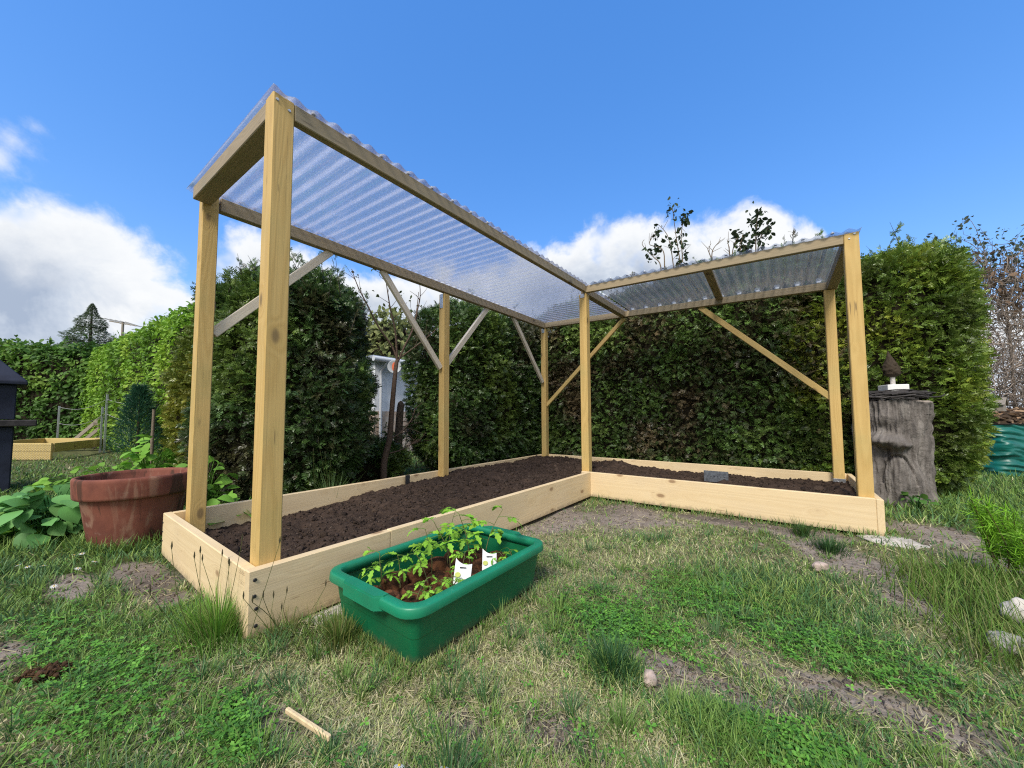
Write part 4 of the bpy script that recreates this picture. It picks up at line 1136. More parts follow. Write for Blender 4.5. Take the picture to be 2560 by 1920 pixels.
# white shed beyond the gap
shd = thing('white_shed', 'white rendered shed with brick base and grey gutter seen through the gap', 'shed', (-5.4, 4.6, 0))
M['render_wall'] = plain_mat('white_render', (.72, .75, .80), .85, 0, (.60, .63, .68), 5, .2, .003)
M['brick'] = plain_mat('pale_brick', (.48, .36, .28), .9, 0, (.60, .52, .45), 9, .6, .01)
M['zinc'] = plain_mat('zinc_gutter', (.42, .45, .50), .5, .5)
bm = bmesh.new(); add_box(bm, (-1.6, -1.15, .82), (.60, 1.6, 1.80)); obj_bm('wall', bm, M['render_wall'], shd)
bm = bmesh.new(); add_box(bm, (-1.6, -1.17, .0), (.615, 1.6, .818)); obj_bm('plinth', bm, M['brick'], shd)
bm = bmesh.new(); add_box(bm, (-1.8, -1.28, 1.805), (.74, 1.8, 1.86), .006); obj_bm('roof', bm, M['zinc'], shd)
B = Bulk(); B.tube([(.78, -1.3, 1.79), (.78, 1.8, 1.79)], .05, (.55, .58, .62), 10); B.build('gutter', M['twig'], shd, True)
B = Bulk(); B.tube(curve([(.78, -1.02, 1.76), (.72, -1.03, 1.66), (.65, -1.05, 1.56), (.65, -1.05, 1.3), (.65, -1.05, .2)], 14), .028, (.50, .52, .56), 8); B.build('downpipe', M['twig'], shd, True)
dish = thing('wall_dish', 'small round grey dish with an orange patch on the white shed wall', 'dish', (-4.55, 3.70, 1.66)); dish.rotation_euler = (0, R(84), R(-35))
M['dishgrey'] = plain_mat('dish_grey', (.42, .45, .47), .5); M['orange'] = plain_mat('orange_enamel', (.62, .13, .05), .5)
obj_bm('reflector', lathe([(.02, .0), (.07, .012), (.125, .042), (.128, .046), (.12, .046), (.066, .018), (.01, .006)], 28), M['dishgrey'], dish, True)
bm = bmesh.new(); bmesh.ops.create_circle(bm, cap_ends=True, segments=20, radius=.072)
for v in bm.verts: v.co = Vector((v.co.x * 1.25, v.co.y * .62, .032))
r2 = bmesh.ops.extrude_face_region(bm, geom=bm.faces[:]); bmesh.ops.translate(bm, verts=[q for q in r2['geom'] if isinstance(q, bmesh.types.BMVert)], vec=(0, 0, .006))
obj_bm('patch', bm, M['orange'], dish)
B = Bulk(); B.tube([(0, 0, .0), (0, 0, -.16), (.02, 0, -.27)], .016, (.3, .3, .3), 6); B.build('arm', M['twig'], dish)

# ------------------------------------------------------------------ leafy shoots rising over the back hedge
shoot_sets = [('leafy shoots with bunched dark leaves standing tallest above the back hedge, left group', [[(.13, 2.3), (.13, 2.70), (.04, 2.85), (-.11, 3.07), (-.09, 3.15)], [(.16, 2.3), (.18, 2.71), (.15, 2.93), (-.02, 3.06), (.08, 3.21)], [(.3, 2.3), (.29, 2.64), (.23, 3.07), (.10, 3.30)], [(.38, 2.3), (.37, 2.68), (.33, 3.03), (.29, 3.46)], [(.40, 2.3), (.40, 2.7), (.39, 3.05), (.43, 3.30)], [(.25, 2.3), (.33, 2.6), (.40, 2.72)]], .8),
              ('low bare twigs poking up over the middle of the back hedge roof line', [[(.73, 2.3), (.73, 2.63), (.75, 2.76), (.83, 2.85)], [(.74, 2.3), (.73, 2.6), (.68, 2.80)], [(.92, 2.3), (.92, 2.65), (.90, 2.82)], [(.95, 2.3), (.95, 2.65), (1.01, 2.84)], [(1.0, 2.3), (1.02, 2.6), (1.06, 2.83)]], .12),
              ('two slim leafy shoots above the hedge near the right corner of the roof', [[(1.18, 2.3), (1.18, 2.60), (1.19, 2.85), (1.21, 3.03)], [(1.2, 2.3), (1.20, 2.61), (1.24, 2.78), (1.31, 2.85)], [(1.1, 2.3), (1.14, 2.58), (1.08, 2.66)]], .75)]
for lab, sets, dens_ in shoot_sets:
    bx = sets[0][0][0]
    t = thing('leafy_shoots', lab, 'shrub', (bx, 4.5, 2.2), 0, 'shoots above the back hedge')
    B = Bulk(); LV = Bulk()
    for yz in sets:
        p = curve([(x - bx, .02 * k, z - 2.2) for k, (x, z) in enumerate(yz)], 18); B.tube(p, np.linspace(.009, .003, 18), (.16, .12, .08), 5)
        for k in range(5):
            i = r_.integers(7, 17); d = r_.normal(size=3) * .5 + [0, 0, .8]; q = p[i] + d / np.linalg.norm(d) * r_.uniform(.05, .16)
            B.tube([p[i], (p[i] + q) / 2, q], [.003, .0025, .0015], (.16, .12, .08), 4)
        for k in range(3):
            if r_.random() > dens_: continue
            c = p[[17, 14, 10][k]] if k < 1 or r_.random() < .6 else None
            if c is None: continue
            m_ = 22; P = c + r_.normal(size=(m_, 3)) * [.035, .035, .055]
            LV.scatter(*LEAF, P, frames(r_.normal(size=(m_, 3)) + [0, 0, -.8], r_.normal(size=(m_, 3))), r_.uniform(.04, .075, m_), np.array([.035, .055, .022]) * r_.uniform(.5, 1.5, (m_, 1)))
    B.build('twigs', M['twig'], t)
    if LV.v: LV.build('leaves', M['foliage'], t)

# ------------------------------------------------------------------ old tree stump with nest and ornament
SC = (2.075, 3.86)
stump = thing('tree_stump', 'thick grey barked tree stump beside the right end of the bed', 'tree stump', (*SC, 0))
nu, nv = 260, 150
th = np.linspace(0, 2 * np.pi, nu, endpoint=False); zz = np.linspace(-.03, .80, nv)
TH, ZZ = np.meshgrid(th, zz, indexing='ij')
def wrapd(a, b): return (a - b + np.pi) % (2 * np.pi) - np.pi
dirp = np.stack([np.cos(TH) * 1.2, np.sin(TH) * 1.2, ZZ * .9], -1)
Rr = .205 + .05 * np.exp(-np.maximum(ZZ, 0) / .10) + .02 * (ZZ / .8) ** 2
Rr = Rr + (fbm(dirp, 2.5, 3, 71) - .5) * .07 + (fbm(np.stack([np.cos(TH) * 4, np.sin(TH) * 4, ZZ * 2.5], -1), 2.2, 4, 72) - .5) * .045
Rr += .018 * np.maximum(0, np.sin(TH * 5 + 1.5 * ZZ)) * np.exp(-np.maximum(ZZ, 0) / .25)
front = math.atan2(CAM[1] - SC[1], CAM[0] - SC[0])
for (da, z0, ra, rz_, amp) in ((-.30, .50, .30, .045, .07), (.05, .47, .36, .05, .085), (.34, .455, .12, .02, .03), (-.75, .10, .26, .12, .05), (.62, .17, .22, .10, .04), (.1, .20, .36, .19, .045), (-.1, .66, .35, .05, .02)):
    Rr += amp * np.exp(-((wrapd(TH, front + da) / ra) ** 2 + ((ZZ - z0) / rz_) ** 2) ** 1.5)
arc = np.hypot(wrapd(TH, front + .1) / .42, (ZZ - .17) / .20)
Rr -= .035 * np.exp(-((arc - 1.0) / .07) ** 2) * (ZZ > .15)
Rr -= .05 * np.exp(-((wrapd(TH, front - .18) / .14) ** 2 + ((ZZ - .395) / .04) ** 2))
Rr += .020 * (np.abs(fbm(np.stack([np.cos(TH) * 7, np.sin(TH) * 7, ZZ * 2.2], -1), 2.0, 3, 76) - .5) * 4 - .6) + .012 * (fbm(np.stack([np.cos(TH) * 14, np.sin(TH) * 14, ZZ * 16], -1), 1.6, 3, 78) - .5)
bark_c = np.array([.15, .135, .125]) * (.45 + 1.1 * fbm(np.stack([np.cos(TH) * 6, np.sin(TH) * 6, ZZ * 3], -1), 3, 4, 73))[..., None]
lich = sstep(.56, .66, fbm(dirp, 6, 3, 74))[..., None]; bark_c = bark_c * (1 - .45 * lich) + np.array([.27, .25, .23]) * .45 * lich
P = np.stack([np.cos(TH) * Rr, np.sin(TH) * Rr, ZZ + .012 * np.sin(TH * 3) * (ZZ > .7)], -1)
i_ = np.arange(nu * nv).reshape(nu, nv); i2 = np.concatenate([i_, i_[:1]], 0)
B = Bulk(); B.add(P, np.stack([i2[:-1, :-1], i2[1:, :-1], i2[1:, 1:], i2[:-1, 1:]], -1), bark_c.reshape(-1, 3)); B.build('bark', M['bark'], stump, True)
B = Bulk(); rr = np.linspace(0, 1, 14); k_ = []
TP = P[:, -1][:, None] * 1; cut = np.concatenate([P[:, -1:, :] * np.array([1, 1, 0]) * q[None, None] ** 1 + np.array([0, 0, .80 + .006]) for q in rr[::-1][:, None]], 1)
cut[..., 2] += (fbm(cut, 12, 3, 75) - .5) * .012; cut[:, 0, 2] = P[:, -1, 2]
i_ = np.arange(nu * 14).reshape(nu, 14); i2 = np.concatenate([i_, i_[:1]], 0)
B.add(cut, np.stack([i2[:-1, :-1], i2[1:, :-1], i2[1:, 1:], i2[:-1, 1:]], -1), (.30, .26, .23)); B.build('cut_top', M['bark'], stump)

nest = thing('twig_nest', 'dark ring of wound twigs lying on top of the grey tree stump', 'nest', (*SC, .81))
B = Bulk()
for k in range(120):
    a0_ = r_.uniform(0, 6.28); span = r_.uniform(1.2, 3.4); rad = r_.uniform(.12, .235); z0 = r_.uniform(.004, .055); tt = np.linspace(0, 1, 12)
    a_ = a0_ + span * tt; rd = rad + .025 * np.sin(tt * r_.uniform(3, 8) + k) + np.where(k % 9 == 0, .08 * tt ** 2, 0)
    B.tube(np.stack([np.cos(a_) * rd, np.sin(a_) * rd, z0 + .02 * np.sin(tt * r_.uniform(2, 7)) + .008], -1), r_.uniform(.0025, .006), np.array([.050, .046, .046]) * r_.uniform(.5, 1.9), 5)
B.build('twigs', M['twig'], nest)
ox = np.array([SC[0] + .02, SC[1] - .02, .812])
orn = thing('garden_ornament', 'dark brown pointed ornament on a short stem and white block, on the stump', 'ornament', tuple(ox), .3)
obj_bm('block', box_bm(.135, .135, .13, .006, 2, .065), M['white'], orn)
B = Bulk(); B.tube([(.0, 0, .13), (.0, 0, .20)], .016, (.50, .47, .44), 10); B.build('stem', M['bark'], orn, True)
B = Bulk(); tt = np.linspace(0, 1, 26); prr = np.interp(tt, [0, .08, .25, .45, .62, .8, 1], [.02, .045, .052, .045, .028, .014, .002])
TH, TT = np.meshgrid(np.linspace(0, 2 * np.pi, 28, endpoint=False), tt, indexing='ij'); RR = np.interp(TT, tt, prr) * (1 + .34 * (fbm(np.stack([np.cos(TH) * 2, np.sin(TH) * 2, TT * 6], -1), 2.5, 3, 80) - .5) * 2)
P = np.stack([np.cos(TH) * RR - .02 * TT, np.sin(TH) * RR, .195 + .22 * TT], -1)
i_ = np.arange(28 * 26).reshape(28, 26); i2 = np.concatenate([i_, i_[:1]], 0)
B.add(P, np.stack([i2[:-1, :-1], i2[1:, :-1], i2[1:, 1:], i2[:-1, 1:]], -1), (.055, .042, .030)); B.build('figure', M['bark'], orn, True)

# ------------------------------------------------------------------ right background: dried climber, leaf heap, teal bag, box
cl = at(2515, 5.6)
cli = thing('dried_climber', 'tangle of bare pale twigs and dried leaves at the right edge', 'climber', tuple(cl), math.atan2(RIGHT[1], RIGHT[0]))
B = Bulk(); DL = Bulk(); GL = Bulk()
for x in (-.42, .25, .95):
    B.tube([(x, .1, 0), (x + .03, .1, 1.3), (x + .02, .12, 2.35)], [.022, .02, .015], (.17, .14, .11), 6)
for k in range(1050):
    p = np.array([r_.uniform(-.5, 1.1), r_.uniform(-.25, .35), r_.uniform(.25, 2.3)]); d = r_.normal(size=3) * [1, .4, .9]; pts = [p]
    for j in range(r_.integers(6, 14)):
        d = d * .72 + r_.normal(size=3) * [.55, .35, .55] + [0, 0, .06]; d /= np.linalg.norm(d); p = p + d * .085
        if p[0] < -.62 + .10 * math.sin(p[2] * 5): d[0] = abs(d[0])
        p[2] = min(p[2], 2.6); pts.append(p)
    B.tube(curve(pts, len(pts) * 2), np.linspace(r_.uniform(.003, .008), .0015, len(pts) * 2), np.array([.22, .18, .15]) * r_.uniform(.5, 1.7), 4)
for k in range(60):
    x0 = r_.uniform(-.55, 1.1); p = np.array([x0, r_.uniform(-.2, .3), r_.uniform(1.9, 2.5)]); d = np.array([r_.normal() * .4 - .1, 0, 1.]); pts = [p]
    for j in range(7): d = d + r_.normal(size=3) * .45 + [0, 0, .1]; d /= np.linalg.norm(d); p = p + d * r_.uniform(.06, .15); pts.append(p)
    pts = np.array(pts); pts[:, 2] = np.minimum(pts[:, 2], 3.05 + .5 * np.clip((pts[:, 0] + .4) / 1.2, 0, 1)); B.tube(pts, np.linspace(.005, .0015, 8), (.17, .15, .14), 4)
    m_ = 16; q = pts[r_.integers(2, 8, m_)] + r_.normal(size=(m_, 3)) * .035
    GL.scatter(*LEAF, q, frames(r_.normal(size=(m_, 3)), r_.normal(size=(m_, 3))), r_.uniform(.03, .065, m_), np.array([.085, .11, .075]) * r_.uniform(.6, 1.5, (m_, 1)))
n = 420; P = np.stack([r_.uniform(-.5, 1.1, n), r_.uniform(-.3, .35, n), 2.12 + r_.normal(size=n) * .16], -1)
DL.scatter(*LEAF, P, frames(r_.normal(size=(n, 3)) + [0, 0, -.5], r_.normal(size=(n, 3))), r_.uniform(.05, .095, n), np.array([.19, .13, .09]) * r_.uniform(.5, 1.5, (n, 1)))
B.build('stems', M['twig'], cli); DL.build('dry_leaves', M['dry'], cli); GL.build('fresh_leaves', M['foliage'], cli)

hp = at(2540, 4.95)
heap = thing('leaf_heap', 'heap of dry brown leaves and twigs behind the teal bag', 'leaf heap', tuple(hp), math.atan2(RIGHT[1], RIGHT[0]))
def heap_h(x, y): return .80 * np.exp(-((x / .85) ** 4 + (y / .55) ** 4)) + (fbm2(x + 9, y, 6, 3, 91) - .5) * .12
xs = np.linspace(-1.2, 1.4, 60); ys = np.linspace(-.9, .9, 44); X, Y = np.meshgrid(xs, ys, indexing='ij'); Zs = heap_h(X, Y) - .06
i_ = np.arange(X.size).reshape(X.shape); B = Bulk(); B.add(np.stack([X, Y, Zs], -1), np.stack([i_[:-1, :-1], i_[1:, :-1], i_[1:, 1:], i_[:-1, 1:]], -1), (.06, .042, .028)); B.build('mound', M['bark'], heap, True)
n = 3200; px = r_.uniform(-1.1, 1.2, n); py = r_.uniform(-.85, .6, n); P = np.stack([px, py, heap_h(px, py) - .045], -1); keep = P[:, 2] > .01; P = P[keep]; n = len(P)
B = Bulk(); B.scatter(*LEAF, P, frames(r_.normal(size=(n, 3)) * [1, 1, .4], r_.normal(size=(n, 3)) * .5 + [0, 0, 1.]), r_.uniform(.04, .08, n), np.array([.25, .16, .09]) * r_.uniform(.4, 1.7, (n, 1)) + r_.random((n, 1)) * .05)
B.build('leaves', M['dry'], heap)
B = Bulk()
for k in range(26):
    p = np.array([r_.uniform(-.95, -.2), r_.uniform(-.8, -.2), r_.uniform(.05, .35)]); d = r_.normal(size=3) * [1, .5, .6] + [-.3, -.2, .2]; B.tube(curve([p, p + d * .12, p + d * .22 + r_.normal(size=3) * .05], 6), np.linspace(.005, .002, 6), (.20, .17, .14), 4)
B.build('twigs', M['twig'], heap)

M['teal'] = plain_mat('teal_woven_plastic', (.004, .125, .105), .40, 0, (.003, .095, .082), 8, .1, .002, .5)
bp_ = onp = at(2472, 4.13) + RIGHT * .56 + FWD * .33
bag = thing('garden_bag', 'crumpled teal garden waste bag at the right edge', 'bag', tuple(bp_), math.atan2(RIGHT[1], RIGHT[0]))
B = Bulk(); pr = np.array(rrect(.45, .33, .10, 0, 14))[:, :2]; seg = []
for a, b in zip(pr, np.roll(pr, -1, 0)):
    L_ = np.linalg.norm(b - a); k = max(1, int(L_ / .012)); seg += [a + (b - a) * j / k for j in range(k)]
seg = np.array(seg); zz = np.linspace(0, .585, 60); nS = len(seg)
XY = np.repeat(seg[:, None], 60, 1); ZZ = np.repeat(zz[None], nS, 0)
nrm2 = fnorm(XY * np.array([1 / .45, 1 / .33]) ** 2)
arcl = np.arange(nS) * .012
wr = fbm(np.stack([arcl[:, None] * 3.0 + ZZ * 2.0, ZZ * 13 + .6 * np.sin(arcl[:, None] * 7), 0 * ZZ], -1), 1.0, 3, 95)
wr = 1 - np.abs(wr - .5) * 4
wr2 = fbm(np.stack([arcl[:, None] * 9 - ZZ * 9, ZZ * 26, 0 * ZZ + 4], -1), 1.0, 2, 96)
off = .045 * wr + .024 * wr2 - .03 * (ZZ / .585) ** 3
P = np.concatenate([XY * 1.0 + nrm2 * off[..., None], (ZZ + .03 * (fbm(np.stack([arcl[:, None] * 4 + 0 * ZZ, ZZ, ZZ], -1), 1, 2, 97) - .5) * ZZ / .5)[..., None]], -1)
i_ = np.arange(nS * 60).reshape(nS, 60); i2 = np.concatenate([i_, i_[:1]], 0)
B.add(P, np.stack([i2[:-1, :-1], i2[1:, :-1], i2[1:, 1:], i2[:-1, 1:]], -1), (1, 1, 1))
Pi = P[:, ::-1].copy(); Pi[..., :2] *= .965; 
B.add(Pi[:, :30], np.stack([np.concatenate([np.arange(nS * 30).reshape(nS, 30), np.arange(nS * 30).reshape(nS, 30)[:1]], 0)[:-1, :-1], np.concatenate([np.arange(nS * 30).reshape(nS, 30), np.arange(nS * 30).reshape(nS, 30)[:1]], 0)[1:, :-1], np.concatenate([np.arange(nS * 30).reshape(nS, 30), np.arange(nS * 30).reshape(nS, 30)[:1]], 0)[1:, 1:], np.concatenate([np.arange(nS * 30).reshape(nS, 30), np.arange(nS * 30).reshape(nS, 30)[:1]], 0)[:-1, 1:]], -1), (1, 1, 1))
B.build('sack', M['teal'], bag, True)
B = Bulk(); rim_ = P[:, -1]; B.tube(np.vstack([rim_, rim_[:1]]), .006, (.02, .02, .02), 5); B.build('hem', M['twig'], bag)

bxp = at(2468, 4.7)
nb = thing('wooden_box', 'small weathered gabled wooden box lying on the leaf heap', 'wooden box', (bxp[0], bxp[1], .74), math.atan2(RIGHT[1], RIGHT[0]) + .5)
bm = bmesh.new(); pf = [(-.10, 0), (.10, 0), (.10, .07), (.0, .15), (-.10, .07)]
f0 = [bm.verts.new((x, -.13, z)) for x, z in pf]; f1 = [bm.verts.new((x, .13, z)) for x, z in pf]; bm.faces.new(f0); bm.faces.new(f1[::-1])
for k in range(5): bm.faces.new((f0[(k + 1) % 5], f0[k], f1[k], f1[(k + 1) % 5]))
obj_bm('body', bm, M['oldwood'], nb)
for sgn in (-1, 1):
    o = obj_bm('roof_board', box_bm(.155, .30, .014, .002), M['oldwood'], nb); o.location = (sgn * .058, 0, .125); o.rotation_euler = (0, sgn * R(38), 0)

cli.scale = (1, 1, 1.28)
# ------------------------------------------------------------------ stones, stick, bits in the grass
def stone(name, label, loc, size, seed, mat, rz=0.0, flatten=1.0):
    bm = bmesh.new(); bmesh.ops.create_icosphere(bm, subdivisions=4, radius=1)
    co = np.array([v.co[:] for v in bm.verts]); d = 1 + (fbm(co, 1.3, 3, seed) - .5) * .7 + (fbm(co, 4, 3, seed + 5) - .5) * .22
    for v, k in zip(bm.verts, d): v.co = Vector((v.co.x * k * size[0], v.co.y * k * size[1], max(-.6, v.co.z * k * flatten) * size[2]))
    o = obj_bm(name, bm, M[mat], None, True); o.location = loc; o.rotation_euler = (0, 0, rz)
    return tag(o, label, 'stone')
M['pinkstone'] = plain_mat('pink_stone', (.46, .36, .31), .85, 0, (.30, .24, .20), 40, .5, .004)
stone('flat_stone', 'flat pale stone slab under the right front corner of the bed', (1.82, 2.46, -.012), (.15, .10, .022), 3, 'stone', .3)
stone('flat_stone', 'flat pale stone slab under the long board beside the green tub', (.045, .25, -.012), (.05, .13, .018), 4, 'stone', 0)
stone('stone', 'pale stone shard lying in the grass before the short arm', (1.458, 1.712, .012), (.035, .022, .024), 5, 'pinkstone', .9)
stone('stone', 'brownish pebble beside the dark green grass tuft', (1.047, .563, .008), (.016, .024, .018), 6, 'pinkstone', .2)
stone('rock', 'white rounded rock half hidden in tall grass at the right edge', (1.95, 1.545, .035), (.046, .040, .044), 7, 'stone', .4)
stone('rock', 'grey mossy rock just below the white rock at the right edge', (1.865, 1.365, -.004), (.042, .036, .034), 8, 'greystone', .4)
def sliver(label, a, b, wd, mat='board'):
    o = stick('wood_sliver', (*a, .018), (*b, .022), wd, .009, M[mat], (0, 0, 1), .002, None)
    m = ML[o.name]; o.matrix_world = m
    return tag(o, label, 'wood sliver')
sliver('pale split sliver of wood lying in the near grass', (.412, -.046), (.570, -.026), .012)
B = Bulk(); n = 420; P = r_.normal(size=(n, 3)) * [.040, .022, .009] + [0, 0, .012]
B.scatter(fib, fibf, P, frames(r_.normal(size=(n, 3)), r_.normal(size=(n, 3))), r_.uniform(.012, .03, n), np.array([.14, .075, .035]) * r_.uniform(.4, 1.6, (n, 1)))
B.scatter(cub, cubf, P[:140] * .8, frames(r_.normal(size=(140, 3)), r_.normal(size=(140, 3))), r_.uniform(.01, .02, 140), np.array([.085, .05, .03]) * r_.uniform(.5, 1.5, (140, 1)))
o = B.build('moss_clump', M['dry']); o.scale = (.62, .62, .62); o.location = (-.245, -.375, .012); o.rotation_euler = (0, 0, .7); tag(o, 'brown dried clump of moss and thatch in the left foreground grass', 'moss clump')

# ------------------------------------------------------------------ broad leaved plants round the pot and behind the bed
def leafy(label, loc, n, rad, hgt, lsize, c, seed, group=None, tpl=LEAFW, stems=True, name='leafy_plant'):
    r_ = np.random.default_rng(seed); t = thing(name, label, 'plant', (*loc, 0), 0, group)
    B = Bulk(); Lf = Bulk()
    for k in range(n):
        a = r_.uniform(0, 6.28); q = r_.random() ** .6; tipp = np.array([math.cos(a) * rad * q, math.sin(a) * rad * q, hgt * (.3 + .7 * r_.random()) * (1 - .35 * q * q)])
        base = tipp * [.15, .15, 0]; B.tube(curve([base, (base + tipp) / 2 + [0, 0, hgt * .18], tipp], 6), np.linspace(.004, .002, 6), np.array(c) * .8, 5)
        d = np.array([math.cos(a), math.sin(a), r_.uniform(-.5, .35)]) + r_.normal(size=3) * .35; nz = np.array([0, 0, 1.]) + r_.normal(size=3) * .35 + np.array([math.cos(a), math.sin(a), 0]) * .2
        Lf.scatter(*tpl, tipp[None], frames(d[None], nz[None]), [lsize * r_.uniform(.55, 1.25)], (np.array(c) * r_.uniform(.7, 1.35) + np.array([.03, .02, 0]) * r_.random())[None])
    B.build('stems', M['foliage'], t, True); Lf.build('leaves', M['foliage'], t, True)
    return t
GR = (.13, .33, .10); LG = (.17, .37, .05)
def gnd(u, v):
    d = 898 * CAM[2] / (v - 1044.4); return at(u, d)[:2]
leafy('broad soft green leaves of a rosette hiding the left foot of the terracotta pot', gnd(150, 1335), 120, .20, .32, .090, GR, 1)
leafy('low bright green leaves spreading left of the rosette by the pot', gnd(60, 1330), 130, .26, .15, .065, LG, 2)
leafy('large pale leaves spreading right behind the rim of the terracotta pot', at(385, 2.85)[:2], 80, .28, .31, .105, GR, 3)
leafy('tall stemmed leafy plant between the pot and the wooden stake', at(385, 3.1)[:2], 78, .14, .58, .075, LG, 4)
leafy('yellow green leaves at the foot of the near left corner post, behind the board', at(520, 2.45)[:2], 59, .14, .48, .065, LG, 5)
leafy('low bright leaves inside the shadow behind the left back board', at(610, 2.25)[:2], 59, .20, .22, .075, LG, 6)
leafy('leafy undergrowth beyond the pot before the young pine', at(300, 3.7)[:2], 138, .5, .24, .075, LG, 7)
leafy('leafy undergrowth at the foot of the olive gold thuja', at(450, 3.2)[:2], 114, .35, .28, .07, GR, 8)
leafy('dark leaves crowding at the foot of the tree stump', (2.12, 3.50), 14, .09, .12, .045, (.05, .15, .03), 9)

# feathery lime plant at the right edge
fp = (2.10, 2.02)
fe = thing('feathery_plant', 'bright lime feathery plant at the right edge of the lawn', 'plant', (*fp, 0))
B = Bulk(); Lf = Bulk(); r_ = np.random.default_rng(8)
for k in range(16):
    a = r_.uniform(0, 6.28); p = np.array([math.cos(a) * .06 * r_.random(), math.sin(a) * .06 * r_.random(), 0]); tp = p * 2.2 + np.array([0, 0, r_.uniform(.18, .34)]); q = curve([p, (p + tp) / 2 + r_.normal(size=3) * .01, tp], 8)
    B.tube(q, np.linspace(.003, .0012, 8), (.10, .08, .03), 5); n = 150; tt = .3 + .7 * r_.random(n); P = p + (tp - p) * tt[:, None] + r_.normal(size=(n, 3)) * .006
    d = r_.normal(size=(n, 3)) + [0, 0, .7]; Lf.scatter(ndl, fibf, P, frames(d, r_.normal(size=(n, 3))), r_.uniform(.025, .06, n), np.array([.20, .42, .03]) * r_.uniform(.6, 1.3, (n, 1)))
B.build('stems', M['foliage'], fe); Lf.build('needles', M['foliage'], fe)

# ------------------------------------------------------------------ grass
def blades(B, x, y, z, ln, wd, lean, bend, colr, r_, heading=None):
    n = len(x); h_ = r_.uniform(0, 2 * np.pi, n) if heading is None else heading
    hd = np.stack([np.cos(h_), np.sin(h_), 0 * h_], -1); sd_ = np.stack([-np.sin(h_), np.cos(h_), 0 * h_], -1)
    tw = r_.uniform(-.9, .9, n); sd_ = sd_ * np.cos(tw)[:, None] + hd * np.sin(tw)[:, None]
    ts = np.array([0, .34, .68, 1.0]); pos = np.stack([x, y, z], -1); V_ = []; prev = 0.0; p = pos
    for i, t in enumerate(ts):
        if i:
            th = np.clip(lean + bend * (t + prev) / 2, 0, 1.75); st = (t - prev) * ln
            p = p + (hd * np.sin(th)[:, None] + np.array([0, 0, 1.]) * np.cos(th)[:, None]) * st[:, None]
        wv = (wd * [1.0, .85, .55, .08][i])[:, None] * .5
        pz = p.copy(); pz[:, 2] = np.maximum(pz[:, 2], z + .0015)
        V_ += [pz - sd_ * wv, pz + sd_ * wv]; prev = t
    v = np.stack(V_, 1)
    f = np.array([(0, 1, 3, 2), (2, 3, 5, 4), (4, 5, 7, 6)]); f = (f[None] + (np.arange(n) * 8)[:, None, None]).reshape(-1, 4)
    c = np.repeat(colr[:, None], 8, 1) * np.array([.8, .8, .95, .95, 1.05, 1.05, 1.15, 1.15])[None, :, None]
    B.add(v.reshape(-1, 3), f, c.reshape(-1, 3))

def inside_any(x, y):
    m = (x > -W - .01) & (x < .006) & (y > -.006) & (y < D + V + .01)
    m |= (x > -.01) & (x < L + .006) & (y > D - .006) & (y < D + V + .01)
    m |= (np.abs(x - .318) < .195) & (np.abs(y - .535) < .30)
    m |= np.hypot(x - pc[0], y - pc[1]) < .18
    m |= np.hypot(x - SC[0], y - SC[1]) < .25
    m |= (y > 4.25) & (x < 2.5) & (x > -2.6) 
    return m
r_ = np.random.default_rng(99)
def sample(n, dmin, dmax, pw):
    """ground points in the garden, thinning with distance from where the picture was taken"""
    a = r_.uniform(-1.2, 1.2, n); d = (dmin ** (1 - pw) + r_.random(n) * (dmax ** (1 - pw) - dmin ** (1 - pw))) ** (1 / (1 - pw))
    dx = np.array([FWD[0], FWD[1]])[:, None] * np.cos(a) + np.array([RIGHT[0], RIGHT[1]])[:, None] * np.sin(a)
    x = CAM[0] + dx[0] * d; y = CAM[1] + dx[1] * d
    k = ~inside_any(x, y); return x[k], y[k], d[k]
G = Bulk()
GREENS = np.array([(.14, .25, .055), (.20, .32, .075), (.085, .185, .065), (.26, .36, .09)])
DRYS = np.array([(.54, .52, .27), (.42, .46, .19), (.60, .56, .35), (.32, .39, .13)])
x, y, d = sample(390000, .42, 11.0, 1.35)
b = bareness(x, y); dr = dryness(x, y); clv = blobs(x, y, CLOVER)
k = r_.random(len(x)) > b * .93 + .35 * clv * (r_.random(len(x)) < .6)
x, y, d, dr, b = x[k], y[k], d[k], dr[k], b[k]; n = len(x)
isdry = r_.random(n) < (dr * 1.0 + b * .3)
pick = np.clip((fbm2(x, y, 4.0, 3, 61) * 4.4 - .2 + r_.normal(size=n) * .6), 0, 3.99).astype(int)
cg = GREENS[pick]; cd = DRYS[r_.integers(0, 4, n)]
c = np.where(isdry[:, None], cd, cg) * r_.uniform(.7, 1.3, (n, 1))
tall = fbm2(x, y, 3.5, 3, 62)
edge_b = ((x > -.12) & (x < 1.9) & (y > D - .14) & (y < D)) * .5
ln = np.where(isdry, r_.uniform(.018, .045, n), r_.uniform(.022, .055, n)) * (.42 + .68 * tall + .8 * blobs(x, y, LUSH) + .5 * sstep(2.4, 4, d)) 
lodw = np.clip(d / 1.5, 1, 4.5)
blades(G, x, y, gz(x, y) - .002, ln, np.where(isdry, .0027, .0029) * lodw * r_.uniform(.7, 1.3, n), np.where(isdry, r_.uniform(.3, 1.45, n), r_.uniform(.0, .75, n)), r_.uniform(.1, 1.3, n), c, r_)
